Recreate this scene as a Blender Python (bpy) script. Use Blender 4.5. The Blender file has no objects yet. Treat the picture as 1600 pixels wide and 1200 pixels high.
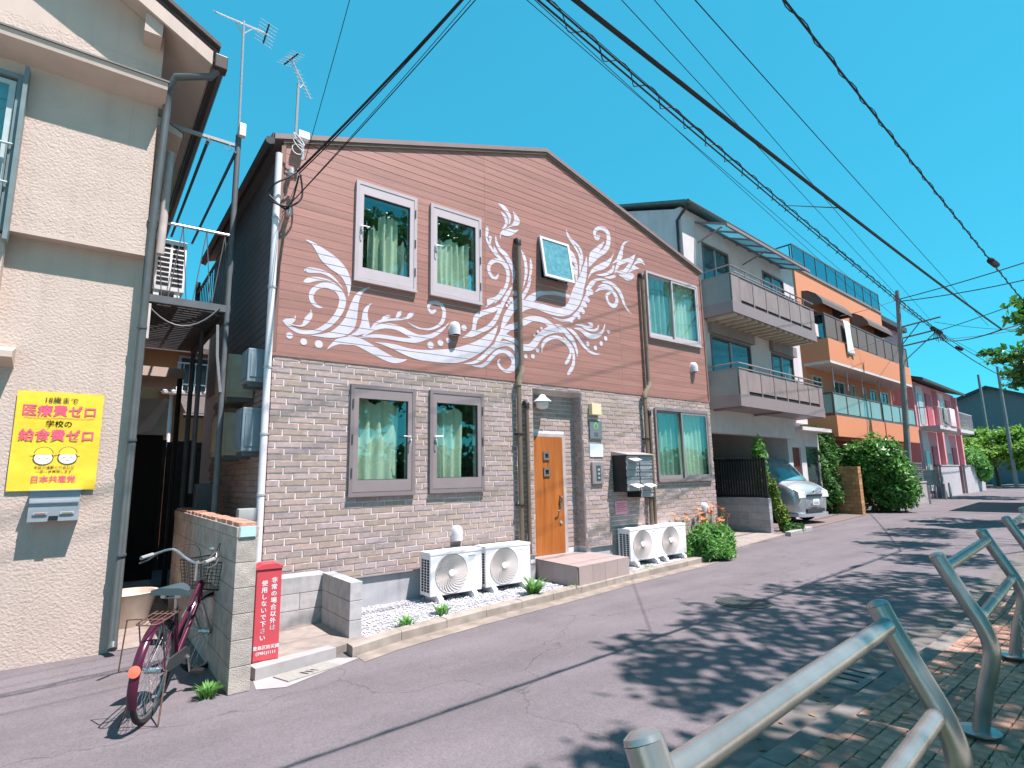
import bpy, bmesh, math, random
from mathutils import Vector, Matrix
from mathutils.geometry import tessellate_polygon
R=math.radians
random.seed(7)
scene=bpy.context.scene
# ---------------------------------------------------------------- camera
cam_data=bpy.data.cameras.new('camera'); cam=bpy.data.objects.new('camera',cam_data); scene.collection.objects.link(cam)
yaw,pitch,roll=R(37.4401),R(9.3598),R(-1.0720)
_f=Vector((math.sin(yaw)*math.cos(pitch),math.cos(yaw)*math.cos(pitch),math.sin(pitch)))
_r=Vector((math.cos(yaw),-math.sin(yaw),0)); _u=_r.cross(_f)
_r2=_r*math.cos(roll)+_u*math.sin(roll); _u2=_u*math.cos(roll)-_r*math.sin(roll)
cam.matrix_world=Matrix(((_r2.x,_u2.x,-_f.x,0),(_r2.y,_u2.y,-_f.y,0),(_r2.z,_u2.z,-_f.z,1.66),(0,0,0,1)))
cam_data.sensor_width=36; cam_data.lens=869.67/1600*36; cam_data.clip_end=2000; cam_data.clip_start=.05
scene.camera=cam
# ---------------------------------------------------------------- light
SUN=Vector((.2,-.45,1)).normalized()
world=bpy.data.worlds.new('World'); scene.world=world; world.use_nodes=True
wn=world.node_tree.nodes; wl=world.node_tree.links
sky=wn.new('ShaderNodeTexSky'); sky.sky_type='NISHITA'; sky.sun_disc=False
sky.sun_elevation=math.asin(SUN.z); sky.sun_rotation=math.atan2(SUN.x,SUN.y)
sky.air_density=1.0; sky.dust_density=.3; sky.ozone_density=1.0; sky.altitude=0
tint=wn.new('ShaderNodeMix'); tint.data_type='RGBA'; tint.blend_type='MULTIPLY'; tint.inputs[0].default_value=1
tint.inputs[7].default_value=(.18,1.25,1.55,1)
bgn=wn['Background']; bgn.inputs[1].default_value=.15
gm=wn.new('ShaderNodeGamma'); gm.inputs[1].default_value=.45   # photo filter: flat, strongly cyan sky
wl.new(sky.outputs[0],gm.inputs[0]); wl.new(gm.outputs[0],tint.inputs[6]); wl.new(tint.outputs[2],bgn.inputs[0])
sun_d=bpy.data.lights.new('sun','SUN'); sun_d.energy=5.0; sun_d.angle=R(.53); sun_d.color=(1,.895,.89)
sun=bpy.data.objects.new('sun',sun_d); scene.collection.objects.link(sun); sun.location=(0,-10,30)
sun.rotation_euler=SUN.to_track_quat('Z','Y').to_euler()
scene.view_settings.view_transform='Standard'; scene.view_settings.look='None'; scene.view_settings.exposure=.98; scene.view_settings.gamma=1
scene.cycles.max_bounces=6; scene.cycles.diffuse_bounces=3; scene.cycles.transparent_max_bounces=10
# ---------------------------------------------------------------- materials
MATS={}
def mat(name,col,rough=.7,metal=0,var=.12,scale=6,bump=0,bscale=None,spec=.35,rnd=0,col2=None,dist=.01,detail=5,grunge=0,sep=None,streak=0):
    """plain surface: colour varied by noise, optional bump; rnd varies per object / island"""
    if name in MATS: return MATS[name]
    m=bpy.data.materials.new(name); m.use_nodes=True; n=m.node_tree.nodes; l=m.node_tree.links; b=n['Principled BSDF']
    b.inputs['Roughness'].default_value=rough; b.inputs['Metallic'].default_value=metal; b.inputs['Specular IOR Level'].default_value=spec
    tc=n.new('ShaderNodeTexCoord'); vec=tc.outputs['Object']
    if sep:
        mp=n.new('ShaderNodeMapping'); mp.inputs['Scale'].default_value=sep; l.new(vec,mp.inputs[0]); vec=mp.outputs[0]
    nz=n.new('ShaderNodeTexNoise'); nz.inputs['Scale'].default_value=scale; nz.inputs['Detail'].default_value=detail; l.new(vec,nz.inputs[0])
    rp=n.new('ShaderNodeValToRGB'); c=Vector(col)
    ca=c*(1-var) if col2 is None else c; cb=c*(1+var) if col2 is None else Vector(col2)
    rp.color_ramp.elements[0].position=.3; rp.color_ramp.elements[1].position=.7
    rp.color_ramp.elements[0].color=(*ca,1); rp.color_ramp.elements[1].color=(*cb,1)
    l.new(nz.outputs[0],rp.inputs[0]); out=rp.outputs[0]
    if rnd:
        oi=n.new('ShaderNodeObjectInfo'); ge=n.new('ShaderNodeNewGeometry'); ad=n.new('ShaderNodeMath'); ad.operation='ADD'
        l.new(oi.outputs['Random'],ad.inputs[0]); l.new(ge.outputs['Random Per Island'],ad.inputs[1])
        fr=n.new('ShaderNodeMath'); fr.operation='FRACT'; l.new(ad.outputs[0],fr.inputs[0])
        mr=n.new('ShaderNodeMapRange'); mr.inputs[3].default_value=1-rnd; mr.inputs[4].default_value=1+rnd; l.new(fr.outputs[0],mr.inputs[0])
        mx=n.new('ShaderNodeMix'); mx.data_type='RGBA'; mx.blend_type='MULTIPLY'; mx.inputs[0].default_value=1
        l.new(out,mx.inputs[6]); l.new(mr.outputs[0],mx.inputs[7]); out=mx.outputs[2]
    if grunge:
        g=n.new('ShaderNodeTexNoise'); g.inputs['Scale'].default_value=1.3; g.inputs['Detail'].default_value=8; g.inputs['Roughness'].default_value=.7; l.new(tc.outputs['Object'],g.inputs[0])
        gr=n.new('ShaderNodeMapRange'); gr.inputs[1].default_value=.42; gr.inputs[2].default_value=.72; gr.inputs[3].default_value=1; gr.inputs[4].default_value=1-grunge; l.new(g.outputs[0],gr.inputs[0])
        mx=n.new('ShaderNodeMix'); mx.data_type='RGBA'; mx.blend_type='MULTIPLY'; mx.inputs[0].default_value=1
        l.new(out,mx.inputs[6]); l.new(gr.outputs[0],mx.inputs[7]); out=mx.outputs[2]
    if streak:   # rain streaks and grime
        sm=n.new('ShaderNodeMapping'); sm.inputs['Scale'].default_value=(5,5,.28); l.new(tc.outputs['Object'],sm.inputs[0])
        g=n.new('ShaderNodeTexNoise'); g.inputs['Scale'].default_value=1.6; g.inputs['Detail'].default_value=7; g.inputs['Roughness'].default_value=.6; l.new(sm.outputs[0],g.inputs[0])
        gr=n.new('ShaderNodeMapRange'); gr.inputs[1].default_value=.5; gr.inputs[2].default_value=.78; gr.inputs[3].default_value=1; gr.inputs[4].default_value=1-streak; l.new(g.outputs[0],gr.inputs[0])
        mx=n.new('ShaderNodeMix'); mx.data_type='RGBA'; mx.blend_type='MULTIPLY'; mx.inputs[0].default_value=1
        l.new(out,mx.inputs[6]); l.new(gr.outputs[0],mx.inputs[7]); out=mx.outputs[2]
    l.new(out,b.inputs['Base Color'])
    if bump:
        n2=n.new('ShaderNodeTexNoise'); n2.inputs['Scale'].default_value=bscale or scale*4; n2.inputs['Detail'].default_value=4; l.new(vec,n2.inputs[0])
        bp=n.new('ShaderNodeBump'); bp.inputs['Strength'].default_value=bump; bp.inputs['Distance'].default_value=dist
        l.new(n2.outputs[0],bp.inputs['Height']); l.new(bp.outputs[0],b.inputs['Normal'])
    MATS[name]=m; return m
def nd(m): return m.node_tree.nodes,m.node_tree.links,m.node_tree.nodes['Principled BSDF']
def glass_mat(name,tint,refl=.28,rough=.0):
    if name in MATS: return MATS[name]
    m=bpy.data.materials.new(name); m.use_nodes=True; n=m.node_tree.nodes; l=m.node_tree.links; n.remove(n['Principled BSDF'])
    t=n.new('ShaderNodeBsdfTransparent'); t.inputs[0].default_value=(*tint,1)
    g=n.new('ShaderNodeBsdfGlossy'); g.inputs['Roughness'].default_value=rough; g.inputs[0].default_value=(.85,.95,.95,1)
    f=n.new('ShaderNodeLayerWeight'); f.inputs[0].default_value=.5
    pw=n.new('ShaderNodeMath'); pw.operation='POWER'; pw.inputs[1].default_value=4; l.new(f.outputs['Facing'],pw.inputs[0])
    a=n.new('ShaderNodeMath'); a.operation='MULTIPLY_ADD'; a.use_clamp=True; a.inputs[1].default_value=.6; a.inputs[2].default_value=refl; l.new(pw.outputs[0],a.inputs[0])
    mx=n.new('ShaderNodeMixShader'); l.new(a.outputs[0],mx.inputs[0]); l.new(t.outputs[0],mx.inputs[1]); l.new(g.outputs[0],mx.inputs[2])
    l.new(mx.outputs[0],n['Material Output'].inputs[0]); MATS[name]=m; return m
def leaf_mat(name,col,col2,trans=.35,rough=.5):
    if name in MATS: return MATS[name]
    m=mat(name,col,rough,var=0,rnd=.35,col2=col2,scale=1.2,spec=.4); n,l,b=nd(m)
    base=b.inputs['Base Color'].links[0].from_socket
    t=n.new('ShaderNodeBsdfTranslucent'); mx=n.new('ShaderNodeMixShader'); mx.inputs[0].default_value=trans
    l.new(base,t.inputs[0]); l.new(b.outputs[0],mx.inputs[1]); l.new(t.outputs[0],mx.inputs[2]); l.new(mx.outputs[0],n['Material Output'].inputs[0]); return m
# ---------------------------------------------------------------- mesh helpers
COL=scene.collection
class MB:
    def __init__(s): s.v=[]; s.f=[]
    def add(s,vs,fs):
        o=len(s.v); s.v+= [tuple(v) for v in vs]; s.f+=[tuple(i+o for i in f) for f in fs]; return s
    def box(s,x0,x1,y0,y1,z0,z1,c=0):
        if c:
            return s.cbox(x0,x1,y0,y1,z0,z1,c)
        return s.add([(x0,y0,z0),(x1,y0,z0),(x1,y1,z0),(x0,y1,z0),(x0,y0,z1),(x1,y0,z1),(x1,y1,z1),(x0,y1,z1)],
            [(0,3,2,1),(4,5,6,7),(0,1,5,4),(1,2,6,5),(2,3,7,6),(3,0,4,7)])
    def cbox(s,x0,x1,y0,y1,z0,z1,c):
        bm=bmesh.new(); m=MB().box(x0,x1,y0,y1,z0,z1)
        vs=[bm.verts.new(v) for v in m.v]
        for f in m.f: bm.faces.new([vs[i] for i in f])
        bmesh.ops.bevel(bm,geom=list(bm.edges),offset=c,segments=2,affect='EDGES',profile=.6)
        bm.verts.index_update(); s.add([v.co[:] for v in bm.verts],[[v.index for v in f.verts] for f in bm.faces]); bm.free(); return s
    def tube(s,pts,r,n=8,cap=True):
        pts=[Vector(p) for p in pts]; rs=r if isinstance(r,(list,tuple)) else [r]*len(pts)
        k=len(pts); prev=None; rings=[]
        for i,p in enumerate(pts):
            d=(pts[min(i+1,k-1)]-pts[max(i-1,0)]).normalized()
            if prev is None:
                a=Vector((0,0,1)) if abs(d.z)<.9 else Vector((1,0,0)); x=d.cross(a).normalized()
            else:
                x=(prev-d*prev.dot(d)); x=x.normalized() if x.length>1e-6 else d.orthogonal().normalized()
            prev=x; y=d.cross(x)
            rings.append([p+(x*math.cos(2*math.pi*j/n)+y*math.sin(2*math.pi*j/n))*rs[i] for j in range(n)])
        vs=[v for rg in rings for v in rg]
        fs=[(i*n+j,i*n+(j+1)%n,(i+1)*n+(j+1)%n,(i+1)*n+j) for i in range(k-1) for j in range(n)]
        if cap: fs+=[tuple(range(n))[::-1],tuple((k-1)*n+j for j in range(n))]
        return s.add(vs,fs)
    def lathe(s,prof,c=(0,0,0),ax='z',n=20):
        vs=[];k=len(prof)
        for r,h in prof:
            for j in range(n):
                a=2*math.pi*j/n; p=(r*math.cos(a),r*math.sin(a),h)
                if ax=='y': p=(p[0],p[2],p[1])
                if ax=='x': p=(p[2],p[0],p[1])
                vs.append((p[0]+c[0],p[1]+c[1],p[2]+c[2]))
        fs=[(i*n+j,i*n+(j+1)%n,(i+1)*n+(j+1)%n,(i+1)*n+j) for i in range(k-1) for j in range(n)]
        fs+=[tuple(range(n))[::-1],tuple((k-1)*n+j for j in range(n))]
        return s.add(vs,fs)
    def prism(s,poly,a,b,ax='y'):
        """poly of (u,v) extruded from a to b along ax: y->(u,t,v)  z->(u,v,t)  x->(t,u,v)"""
        n=len(poly)
        def P(u,v,t): return (u,t,v) if ax=='y' else ((u,v,t) if ax=='z' else (t,u,v))
        vs=[P(u,v,a) for u,v in poly]+[P(u,v,b) for u,v in poly]
        tri=tessellate_polygon([[Vector((u,v,0)) for u,v in poly]]) if n>4 else None
        if n<=4: fs=[tuple(range(n)),tuple(range(2*n-1,n-1,-1))]
        else: fs=[tuple(t) for t in tri]+[tuple(i+n for i in t[::-1]) for t in tri]
        fs+=[(i,(i+1)%n,(i+1)%n+n,i+n) for i in range(n)]
        return s.add(vs,fs)
    def flat(s,poly,y):
        tri=tessellate_polygon([[Vector((u,v,0)) for u,v in poly]]); return s.add([(u,y,v) for u,v in poly],tri)
    def quad(s,a,b,c,d): return s.add([a,b,c,d],[(0,1,2,3)])
    def sheet(s,poly,z):
        tri=tessellate_polygon([[Vector((u,v,0)) for u,v in poly]]); return s.add([(u,v,z) for u,v in poly],tri)
    def xf(s,M): s.v=[tuple(M@Vector(v)) for v in s.v]; return s
    def join(s,o): return s.add(o.v,o.f)
WM={}
def obj(name,mb,m,parent=None,world=False,smooth=False,loc=None,rz=0,label=None,kind=None,fix=True):
    me=bpy.data.meshes.new(name); vs=mb.v
    if parent is not None and world:
        I=WM[parent.name].inverted(); vs=[tuple(I@Vector(v)) for v in vs]
    me.from_pydata(vs,[],mb.f)
    if fix:
        bm=bmesh.new(); bm.from_mesh(me); bmesh.ops.recalc_face_normals(bm,faces=bm.faces); bm.to_mesh(me); bm.free()
    if smooth:
        for p in me.polygons: p.use_smooth=True
        if smooth!=2: me.set_sharp_from_angle(angle=R(38))
    me.materials.append(m); o=bpy.data.objects.new(name,me); COL.objects.link(o)
    if parent is not None: o.parent=parent
    if loc is not None: o.location=loc
    o.rotation_euler=(0,0,rz)
    L=Matrix.Translation(Vector(loc or (0,0,0)))@Matrix.Rotation(rz,4,'Z')
    WM[o.name]=(WM[parent.name] if parent is not None else Matrix.Identity(4))@L
    if label: o['label']=label
    if kind: o['kind']=kind
    return o
def inst(src,parent,loc=None,name=None):
    o=bpy.data.objects.new(name or src.name.split('.')[0],src.data); COL.objects.link(o); o.parent=parent
    if loc is not None: o.location=loc
    return o
def thing(name,label,cat,loc=(0,0,0),rz=0,group=None):
    o=bpy.data.objects.new(name,None); COL.objects.link(o); o.location=loc; o.rotation_euler=(0,0,rz); o.empty_display_size=.2
    o['label']=label; o['category']=cat
    if group: o['group']=group
    WM[o.name]=Matrix.Translation(Vector(loc))@Matrix.Rotation(rz,4,'Z'); return o
def tag(o,label,cat,group=None):
    o['label']=label; o['category']=cat
    if group: o['group']=group
    return o
def struct(name,mb,m,**k):
    o=obj(name,mb,m,**k); o['kind']='structure'; return o
def dup(root,loc,rz,label,group=None):
    r=root.copy(); COL.objects.link(r); r.location=loc; r.rotation_euler=(0,0,rz); r['label']=label
    if group: r['group']=group
    WM[r.name]=Matrix.Translation(Vector(loc))@Matrix.Rotation(rz,4,'Z')
    for ch in list(root.children):
        c=ch.copy(); COL.objects.link(c); c.parent=r
        for g in list(ch.children):
            d=g.copy(); COL.objects.link(d); d.parent=c
    return r
def text(name,body,size,m,parent,M,offset=0,bold=0,align='CENTER',ext=.0005,sx=1,world=True):
    """flat lettering; M places local x-right / y-up / z-out"""
    cu=bpy.data.curves.new(name,'FONT'); cu.body=body; cu.size=size; cu.align_x=align; cu.offset=offset; cu.extrude=ext; cu.resolution_u=2
    t=bpy.data.objects.new(name,cu); COL.objects.link(t); dg=bpy.context.evaluated_depsgraph_get(); dg.update()
    me=bpy.data.meshes.new_from_object(t.evaluated_get(dg)); bpy.data.objects.remove(t); bpy.data.curves.remove(cu)
    if bold:
        bm=bmesh.new()
        for dx,dy in ((-bold,0),(bold,0),(0,bold*.7),(0,-bold*.7)):
            q=me.copy(); q.transform(Matrix.Translation((dx,dy,.00005*(len(bm.verts)%7)))); bm.from_mesh(q); bpy.data.meshes.remove(q)
        bm.to_mesh(me); bm.free()
    X=M@Matrix.Diagonal((sx,1,1,1))
    if parent is not None and world: X=WM[parent.name].inverted()@X
    me.transform(X); me.materials.clear(); me.materials.append(m)
    o=bpy.data.objects.new(name,me); COL.objects.link(o); o.parent=parent; return o
def onwall(x,y,z): return Matrix(((1,0,0,x),(0,0,-1,y),(0,1,0,z),(0,0,0,1)))   # facing -Y
def rect_minus(rects,h):
    out=[]
    for a0,a1,b0,b1 in rects:
        h0,h1,k0,k1=h
        if h1<=a0 or h0>=a1 or k1<=b0 or k0>=b1: out.append((a0,a1,b0,b1)); continue
        if k0>b0: out.append((a0,a1,b0,k0))
        if k1<b1: out.append((a0,a1,k1,b1))
        lo,hi=max(b0,k0),min(b1,k1)
        if h0>a0: out.append((a0,h0,lo,hi))
        if h1<a1: out.append((h1,a1,lo,hi))
    return out
def clip(poly,n,d):
    """keep points with n.p<=d"""
    out=[];k=len(poly)
    for i in range(k):
        p,q=poly[i],poly[(i+1)%k]; a=n[0]*p[0]+n[1]*p[1]-d; b=n[0]*q[0]+n[1]*q[1]-d
        if a<=0: out.append(p)
        if (a<0<b) or (b<0<a):
            t=a/(a-b); out.append((p[0]+(q[0]-p[0])*t,p[1]+(q[1]-p[1])*t))
    return out
def cr(pts,seg=5):
    """catmull-rom through tuples"""
    out=[];k=len(pts)
    for i in range(k-1):
        p0,p1,p2,p3=pts[max(i-1,0)],pts[i],pts[i+1],pts[min(i+2,k-1)]
        for j in range(seg):
            t=j/seg; out.append(tuple(.5*(2*b+(c-a)*t+(2*a-5*b+4*c-d)*t*t+(3*b-a-3*c+d)*t**3) for a,b,c,d in zip(p0,p1,p2,p3)))
    out.append(tuple(pts[-1])); return out
def crc(pts,seg=3):
    out=[];k=len(pts)
    for i in range(k):
        p0,p1,p2,p3=pts[i-1],pts[i],pts[(i+1)%k],pts[(i+2)%k]
        for j in range(seg):
            t=j/seg; out.append(tuple(.5*(2*b+(c-a)*t+(2*a-5*b+4*c-d)*t*t+(3*b-a-3*c+d)*t**3) for a,b,c,d in zip(p0,p1,p2,p3)))
    return out
def sag(a,b,s,n=16,ext=0):
    a,b=Vector(a),Vector(b); return [a.lerp(b,i/n)-Vector((0,0,4*s*(i/n)*(1-i/n))) for i in range(n+1)]
def leaves(mb,rnd,n,shape,size,flat=.5,elong=1.8):
    """n leaf blades (two triangles each, folded) at points given by shape(rnd)->(pos,normal)"""
    for _ in range(n):
        p,nr=shape(rnd); nr=(Vector(nr)*flat+Vector((rnd.gauss(0,1),rnd.gauss(0,1),rnd.gauss(0,1)+.6))*(1-flat)).normalized()
        t=nr.orthogonal().normalized(); t=(Matrix.Rotation(rnd.uniform(0,6.28),3,nr)@t); b=nr.cross(t); s=size*rnd.uniform(.6,1.35)
        p=Vector(p); L=t*s*elong*.5; W=b*s*.5; d=nr*s*.18
        mb.add([p-L,p+W-d,p+L,p-W-d],[(0,1,2),(0,2,3)])
# common materials
M_asph=mat('asphalt',(.162,.142,.151),.9,var=.16,scale=260,bump=.5,bscale=420,dist=.004,grunge=.16,spec=.2)
M_conc=mat('concrete',(.27,.255,.245),.85,var=.14,scale=9,bump=.35,bscale=160,dist=.004,grunge=.25)
M_concl=mat('pale_concrete',(.36,.34,.335),.85,var=.08,scale=9,bump=.25,bscale=160,dist=.003,grunge=.18)
M_dark=mat('dark_gap',(.02,.02,.02),.9)
M_black=mat('black_plastic',(.018,.018,.02),.45)
M_room=mat('dim_room',(.05,.06,.055),.9)
M_white=mat('white_paint',(.74,.73,.74),.4,var=.03)
M_alu=mat('aluminium',(.52,.50,.50),.4,metal=.35,var=.05)
M_steel=mat('galvanised',(.40,.39,.385),.38,metal=.5,var=.12,scale=40,bump=.05)
M_greysteel=mat('grey_painted_steel',(.11,.125,.135),.5,var=.12)
M_wire=mat('cable_black',(.012,.014,.018),.6)
M_curtain=mat('curtain',(.80,.76,.66),.9,var=.06,scale=20)
M_glass=glass_mat('window_glass',(.83,.94,.90),.12)

# asphalt wear: patches, faint streaks and hairline cracks
n,l,b=nd(M_asph); src=b.inputs['Base Color'].links[0].from_socket; tc=n.new('ShaderNodeTexCoord')
mp=n.new('ShaderNodeMapping'); mp.inputs['Scale'].default_value=(.25,1.6,1); mp.inputs['Rotation'].default_value=(0,0,R(-6)); l.new(tc.outputs['Object'],mp.inputs[0])
nz=n.new('ShaderNodeTexNoise'); nz.inputs['Scale'].default_value=1.1; nz.inputs['Detail'].default_value=6; nz.inputs['Roughness'].default_value=.65; l.new(mp.outputs[0],nz.inputs[0])
mr=n.new('ShaderNodeMapRange'); mr.inputs[1].default_value=.3; mr.inputs[2].default_value=.7; mr.inputs[3].default_value=.84; mr.inputs[4].default_value=1.13; l.new(nz.outputs[0],mr.inputs[0])
m1=n.new('ShaderNodeMix'); m1.data_type='RGBA'; m1.blend_type='MULTIPLY'; m1.inputs[0].default_value=1; l.new(src,m1.inputs[6]); l.new(mr.outputs[0],m1.inputs[7])
wp_=n.new('ShaderNodeTexNoise'); wp_.inputs['Scale'].default_value=1.7; wp_.inputs['Detail'].default_value=5; l.new(tc.outputs['Object'],wp_.inputs[0])
va=n.new('ShaderNodeVectorMath'); va.operation='MULTIPLY_ADD'; va.inputs[1].default_value=(.9,.9,0); l.new(wp_.outputs['Color'],va.inputs[0]); l.new(tc.outputs['Object'],va.inputs[2])
vo=n.new('ShaderNodeTexVoronoi'); vo.feature='DISTANCE_TO_EDGE'; vo.inputs['Scale'].default_value=.33; l.new(va.outputs[0],vo.inputs['Vector'])
cm=n.new('ShaderNodeMapRange'); cm.inputs[1].default_value=.0; cm.inputs[2].default_value=.0035; cm.inputs[3].default_value=.62; cm.inputs[4].default_value=1; l.new(vo.outputs['Distance'],cm.inputs[0])   # crack
m2=n.new('ShaderNodeMix'); m2.data_type='RGBA'; m2.blend_type='MULTIPLY'; m2.inputs[0].default_value=1; l.new(m1.outputs[2],m2.inputs[6]); l.new(cm.outputs[0],m2.inputs[7])
sp_=n.new('ShaderNodeTexVoronoi'); sp_.inputs['Scale'].default_value=95; l.new(tc.outputs['Object'],sp_.inputs['Vector'])
s2=n.new('ShaderNodeMapRange'); s2.inputs[1].default_value=0; s2.inputs[2].default_value=.9; s2.inputs[3].default_value=.82; s2.inputs[4].default_value=1.16; l.new(sp_.outputs['Color'],s2.inputs[0])
m3=n.new('ShaderNodeMix'); m3.data_type='RGBA'; m3.blend_type='MULTIPLY'; m3.inputs[0].default_value=1; l.new(m2.outputs[2],m3.inputs[6]); l.new(s2.outputs[0],m3.inputs[7]); l.new(m3.outputs[2],b.inputs['Base Color'])
# ---------------------------------------------------------------- ground, road, kerbs
struct('ground',MB().sheet([(-300,-300),(600,-300),(600,600),(-300,600)],-.04),mat('soil',(.07,.06,.05),.95,var=.3,scale=3))
KL=[(2.12,5.36),(2.71,5.55),(3.86,5.74),(5.34,5.93),(7.27,6.20),(9.27,6.42),(12.2,6.95),(15.6,7.55),(18.5,7.95),(21.9,8.45),(27,8.95),(36,9.85),(44.3,10.6),(54,11.1),(75,11.9)]
KR=[(-8,1.7),(0,1.83),(3.17,1.93),(6.54,2.04),(8.7,2.16),(11.95,2.41),(20,3.2),(30,4.2),(45,5.5),(75,7.0)]
def yat(K,x):
    for (a,b),(c,d) in zip(K,K[1:]):
        if a<=x<=c: return b+(d-b)*(x-a)/(c-a)
    return K[0][1] if x<K[0][0] else K[-1][1]
road_poly=[(-30,-14)]+[(-30,1.6)]+KR+[(140,10),(140,16)]+[(75,14.5),(44,13),(27,11.5),(21.9,12.9),(10.9,12.9),(10.9,6.9),(1.9,6.9),(1.9,30),(-30,30)]
struct('road',MB().sheet(road_poly[1:],0),M_asph)
g=MB()
for a,b in zip(KR[1:],KR[2:]): g.add([(a[0],a[1],.004),(b[0],b[1],.004),(b[0],b[1]+.32,.004),(a[0],a[1]+.32,.004)],[(0,1,2,3)])
struct('gutter',g,mat('dark_gutter',(.15,.135,.125),.9,var=.2,scale=8,grunge=.3))
def along(K,x0,x1,step,gap,w,z0,z1,name,m,parent=None,inner=1):
    """separate kerb stones set along a polyline"""
    par=struct(name,MB().add([(x0,yat(K,x0)+.02*inner,-.03),(x1,yat(K,x1)+.02*inner,-.03),(x1,yat(K,x1)+(w-.02)*inner,-.03)],[(0,1,2)]),m)
    x=x0;i=0
    while x<x1-.05:
        xe=min(x+step,x1); ya,yb=yat(K,x+gap),yat(K,xe-gap); c=.012; j=random.uniform(-.004,.004)
        q=[(x+gap,ya),(xe-gap,yb),(xe-gap,yb+w*inner),(x+gap,ya+w*inner)]
        t=[(q[0][0],q[0][1]+c*inner),(q[1][0],q[1][1]+c*inner),q[2],q[3]]
        mb=MB().add([(a,b,z0) for a,b in q]+[(a,b,z1-c+j) for a,b in q]+[(a,b,z1+j) for a,b in t],
            [(0,1,2,3)]+[(k,(k+1)%4,(k+1)%4+4,k+4) for k in range(4)]+[(k+4,(k+1)%4+4,(k+1)%4+8,k+8) for k in range(4)]+[(8,9,10,11)])
        obj('kerb_stone',mb,m,par); x=xe;i+=1
    return par
M_kerb=mat('old_kerb_concrete',(.33,.285,.245),.9,var=.18,scale=7,bump=.5,bscale=110,dist=.006,rnd=.1,grunge=.25)
along(KL,2.16,10.4,.6,.003,.15,-.03,.10,'kerb',M_kerb)
along(KL,14.5,16.3,.6,.004,.15,-.03,.11,'kerb',M_concl)
along(KR,-4,26,.6,.003,.15,-.03,.06,'kerb',mat('dark_kerb',(.19,.17,.155),.9,var=.2,scale=9,bump=.4,rnd=.12,grunge=.3),inner=-1)
# gutter stain strip along the left kerb
g=MB()
for x in range(22,104,4):
    a,b=x/10,x/10+.4; g.add([(a,yat(KL,a)-.22,.004),(b,yat(KL,b)-.22,.004),(b,yat(KL,b)+.01,.004),(a,yat(KL,a)+.01,.004)],[(0,1,2,3)])
struct('gutter',g,mat('old_gutter',(.27,.225,.19),.95,var=.25,scale=5,bump=.4,bscale=120,grunge=.3))
# gravel bed
gp=[(x/10,yat(KL,x/10)+.145) for x in range(24,105,5)]+[(10.4,7.03),(2.4,7.03)]
struct('gravel_bed',MB().sheet(gp,.055),mat('gravel_base',(.36,.35,.37),.9,var=.4,scale=55,bump=.9,bscale=60,dist=.02))
rg=random.Random(3); g=MB()
OC=[(1,0,0),(-1,0,0),(0,1,0),(0,-1,0),(0,0,1),(0,0,-1)]; OF=[(0,2,4),(2,1,4),(1,3,4),(3,0,4),(2,0,5),(1,2,5),(3,1,5),(0,3,5)]
for _ in range(9000):
    x=rg.uniform(2.42,9.9); y=rg.uniform(yat(KL,x)+.16,7.0)
    if (2.2<x<2.42) or (5.7<x<7.1 and y>6.05): continue
    r=rg.uniform(.008,.02); a=rg.uniform(0,6.28); c,s=math.cos(a),math.sin(a); sy=rg.uniform(.6,1)
    g.add([(x+r*(p[0]*c-p[1]*s*sy),y+r*(p[0]*s+p[1]*c*sy),.062+r*.6*p[2]+rg.uniform(0,.006)) for p in OC],OF)
tag(obj('gravel',g,mat('gravel_stone',(.50,.49,.515),.85,var=.08,rnd=.3,scale=2),kind='stuff',fix=False),'white gravel chips covering the bed before the house','gravel')
# concrete landing and low block walls by the alley
struct('landing_slab',MB().prism([(1.21,5.48),(2.1,5.55),(2.42,5.66),(2.42,6.62),(1.21,6.62)],-.03,.075,'z'),mat('landing_concrete',(.31,.265,.235),.9,var=.15,scale=8,bump=.4,bscale=140,grunge=.3))
struct('kerb',MB().prism([(1.29,5.30),(2.03,5.44),(2.0,5.56),(1.27,5.45)],-.03,.10,'z'),M_concl)
st=struct('drain_apron',MB().sheet([(1.25,5.09),(1.457,4.99),(2.21,5.315),(2.05,5.45),(1.28,5.32)],.004),M_concl)
dc=obj('drain_cover',MB().prism([(1.50,5.085),(2.0,5.20),(1.92,5.38),(1.43,5.29)],-.01,.014,'z'),mat('drain_concrete',(.29,.275,.25),.9,var=.12,scale=30),st)
for i in range(3):
    t=.38+.09*i; x=1.50+.5*t; y=5.085+.115*t
    obj('slot',MB().prism([(x-.02+.05*i*.2,y+.03),(x+.005,y+.03),(x-.035,y+.105),(x-.06,y+.1)],.0141,.016,'z'),M_dark,st)
M_block=mat('concrete_block',(.44,.43,.43),.9,var=.13,scale=12,bump=.5,bscale=170,dist=.004,rnd=.06,grunge=.2)
M_blockold=mat('old_concrete_block',(.42,.375,.33),.92,var=.2,scale=10,bump=.8,bscale=120,dist=.008,rnd=.08,grunge=.4)
def blockwall(name,label,loc,rz,L,T,courses,ch,bl,m,cat='wall',base=0):
    """blocks laid in courses along local +x"""
    t=thing(name,label,cat,loc,rz)
    obj('mortar',MB().box(.006,L-.006,.006,T-.006,base-.02,base+courses*ch-.006),M_conc,t)
    for c in range(courses):
        x=0;off=bl/2 if c%2 else 0;first=True
        while x<L-.01:
            xe=min(L,(bl-off if (first and off) else x+bl) if not first or not off else bl-off); first=False
            obj('block',MB().box(x+.003,xe-.003,0,T,base+c*ch+.003,base+(c+1)*ch-.003,c=.004),m,t); x=xe
    return t
blockwall('low_block_wall','low three-course grey block wall under the brick facade left corner',(1.72,6.6,.06),0,.62,.3,3,.178,.62,M_block)
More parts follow.
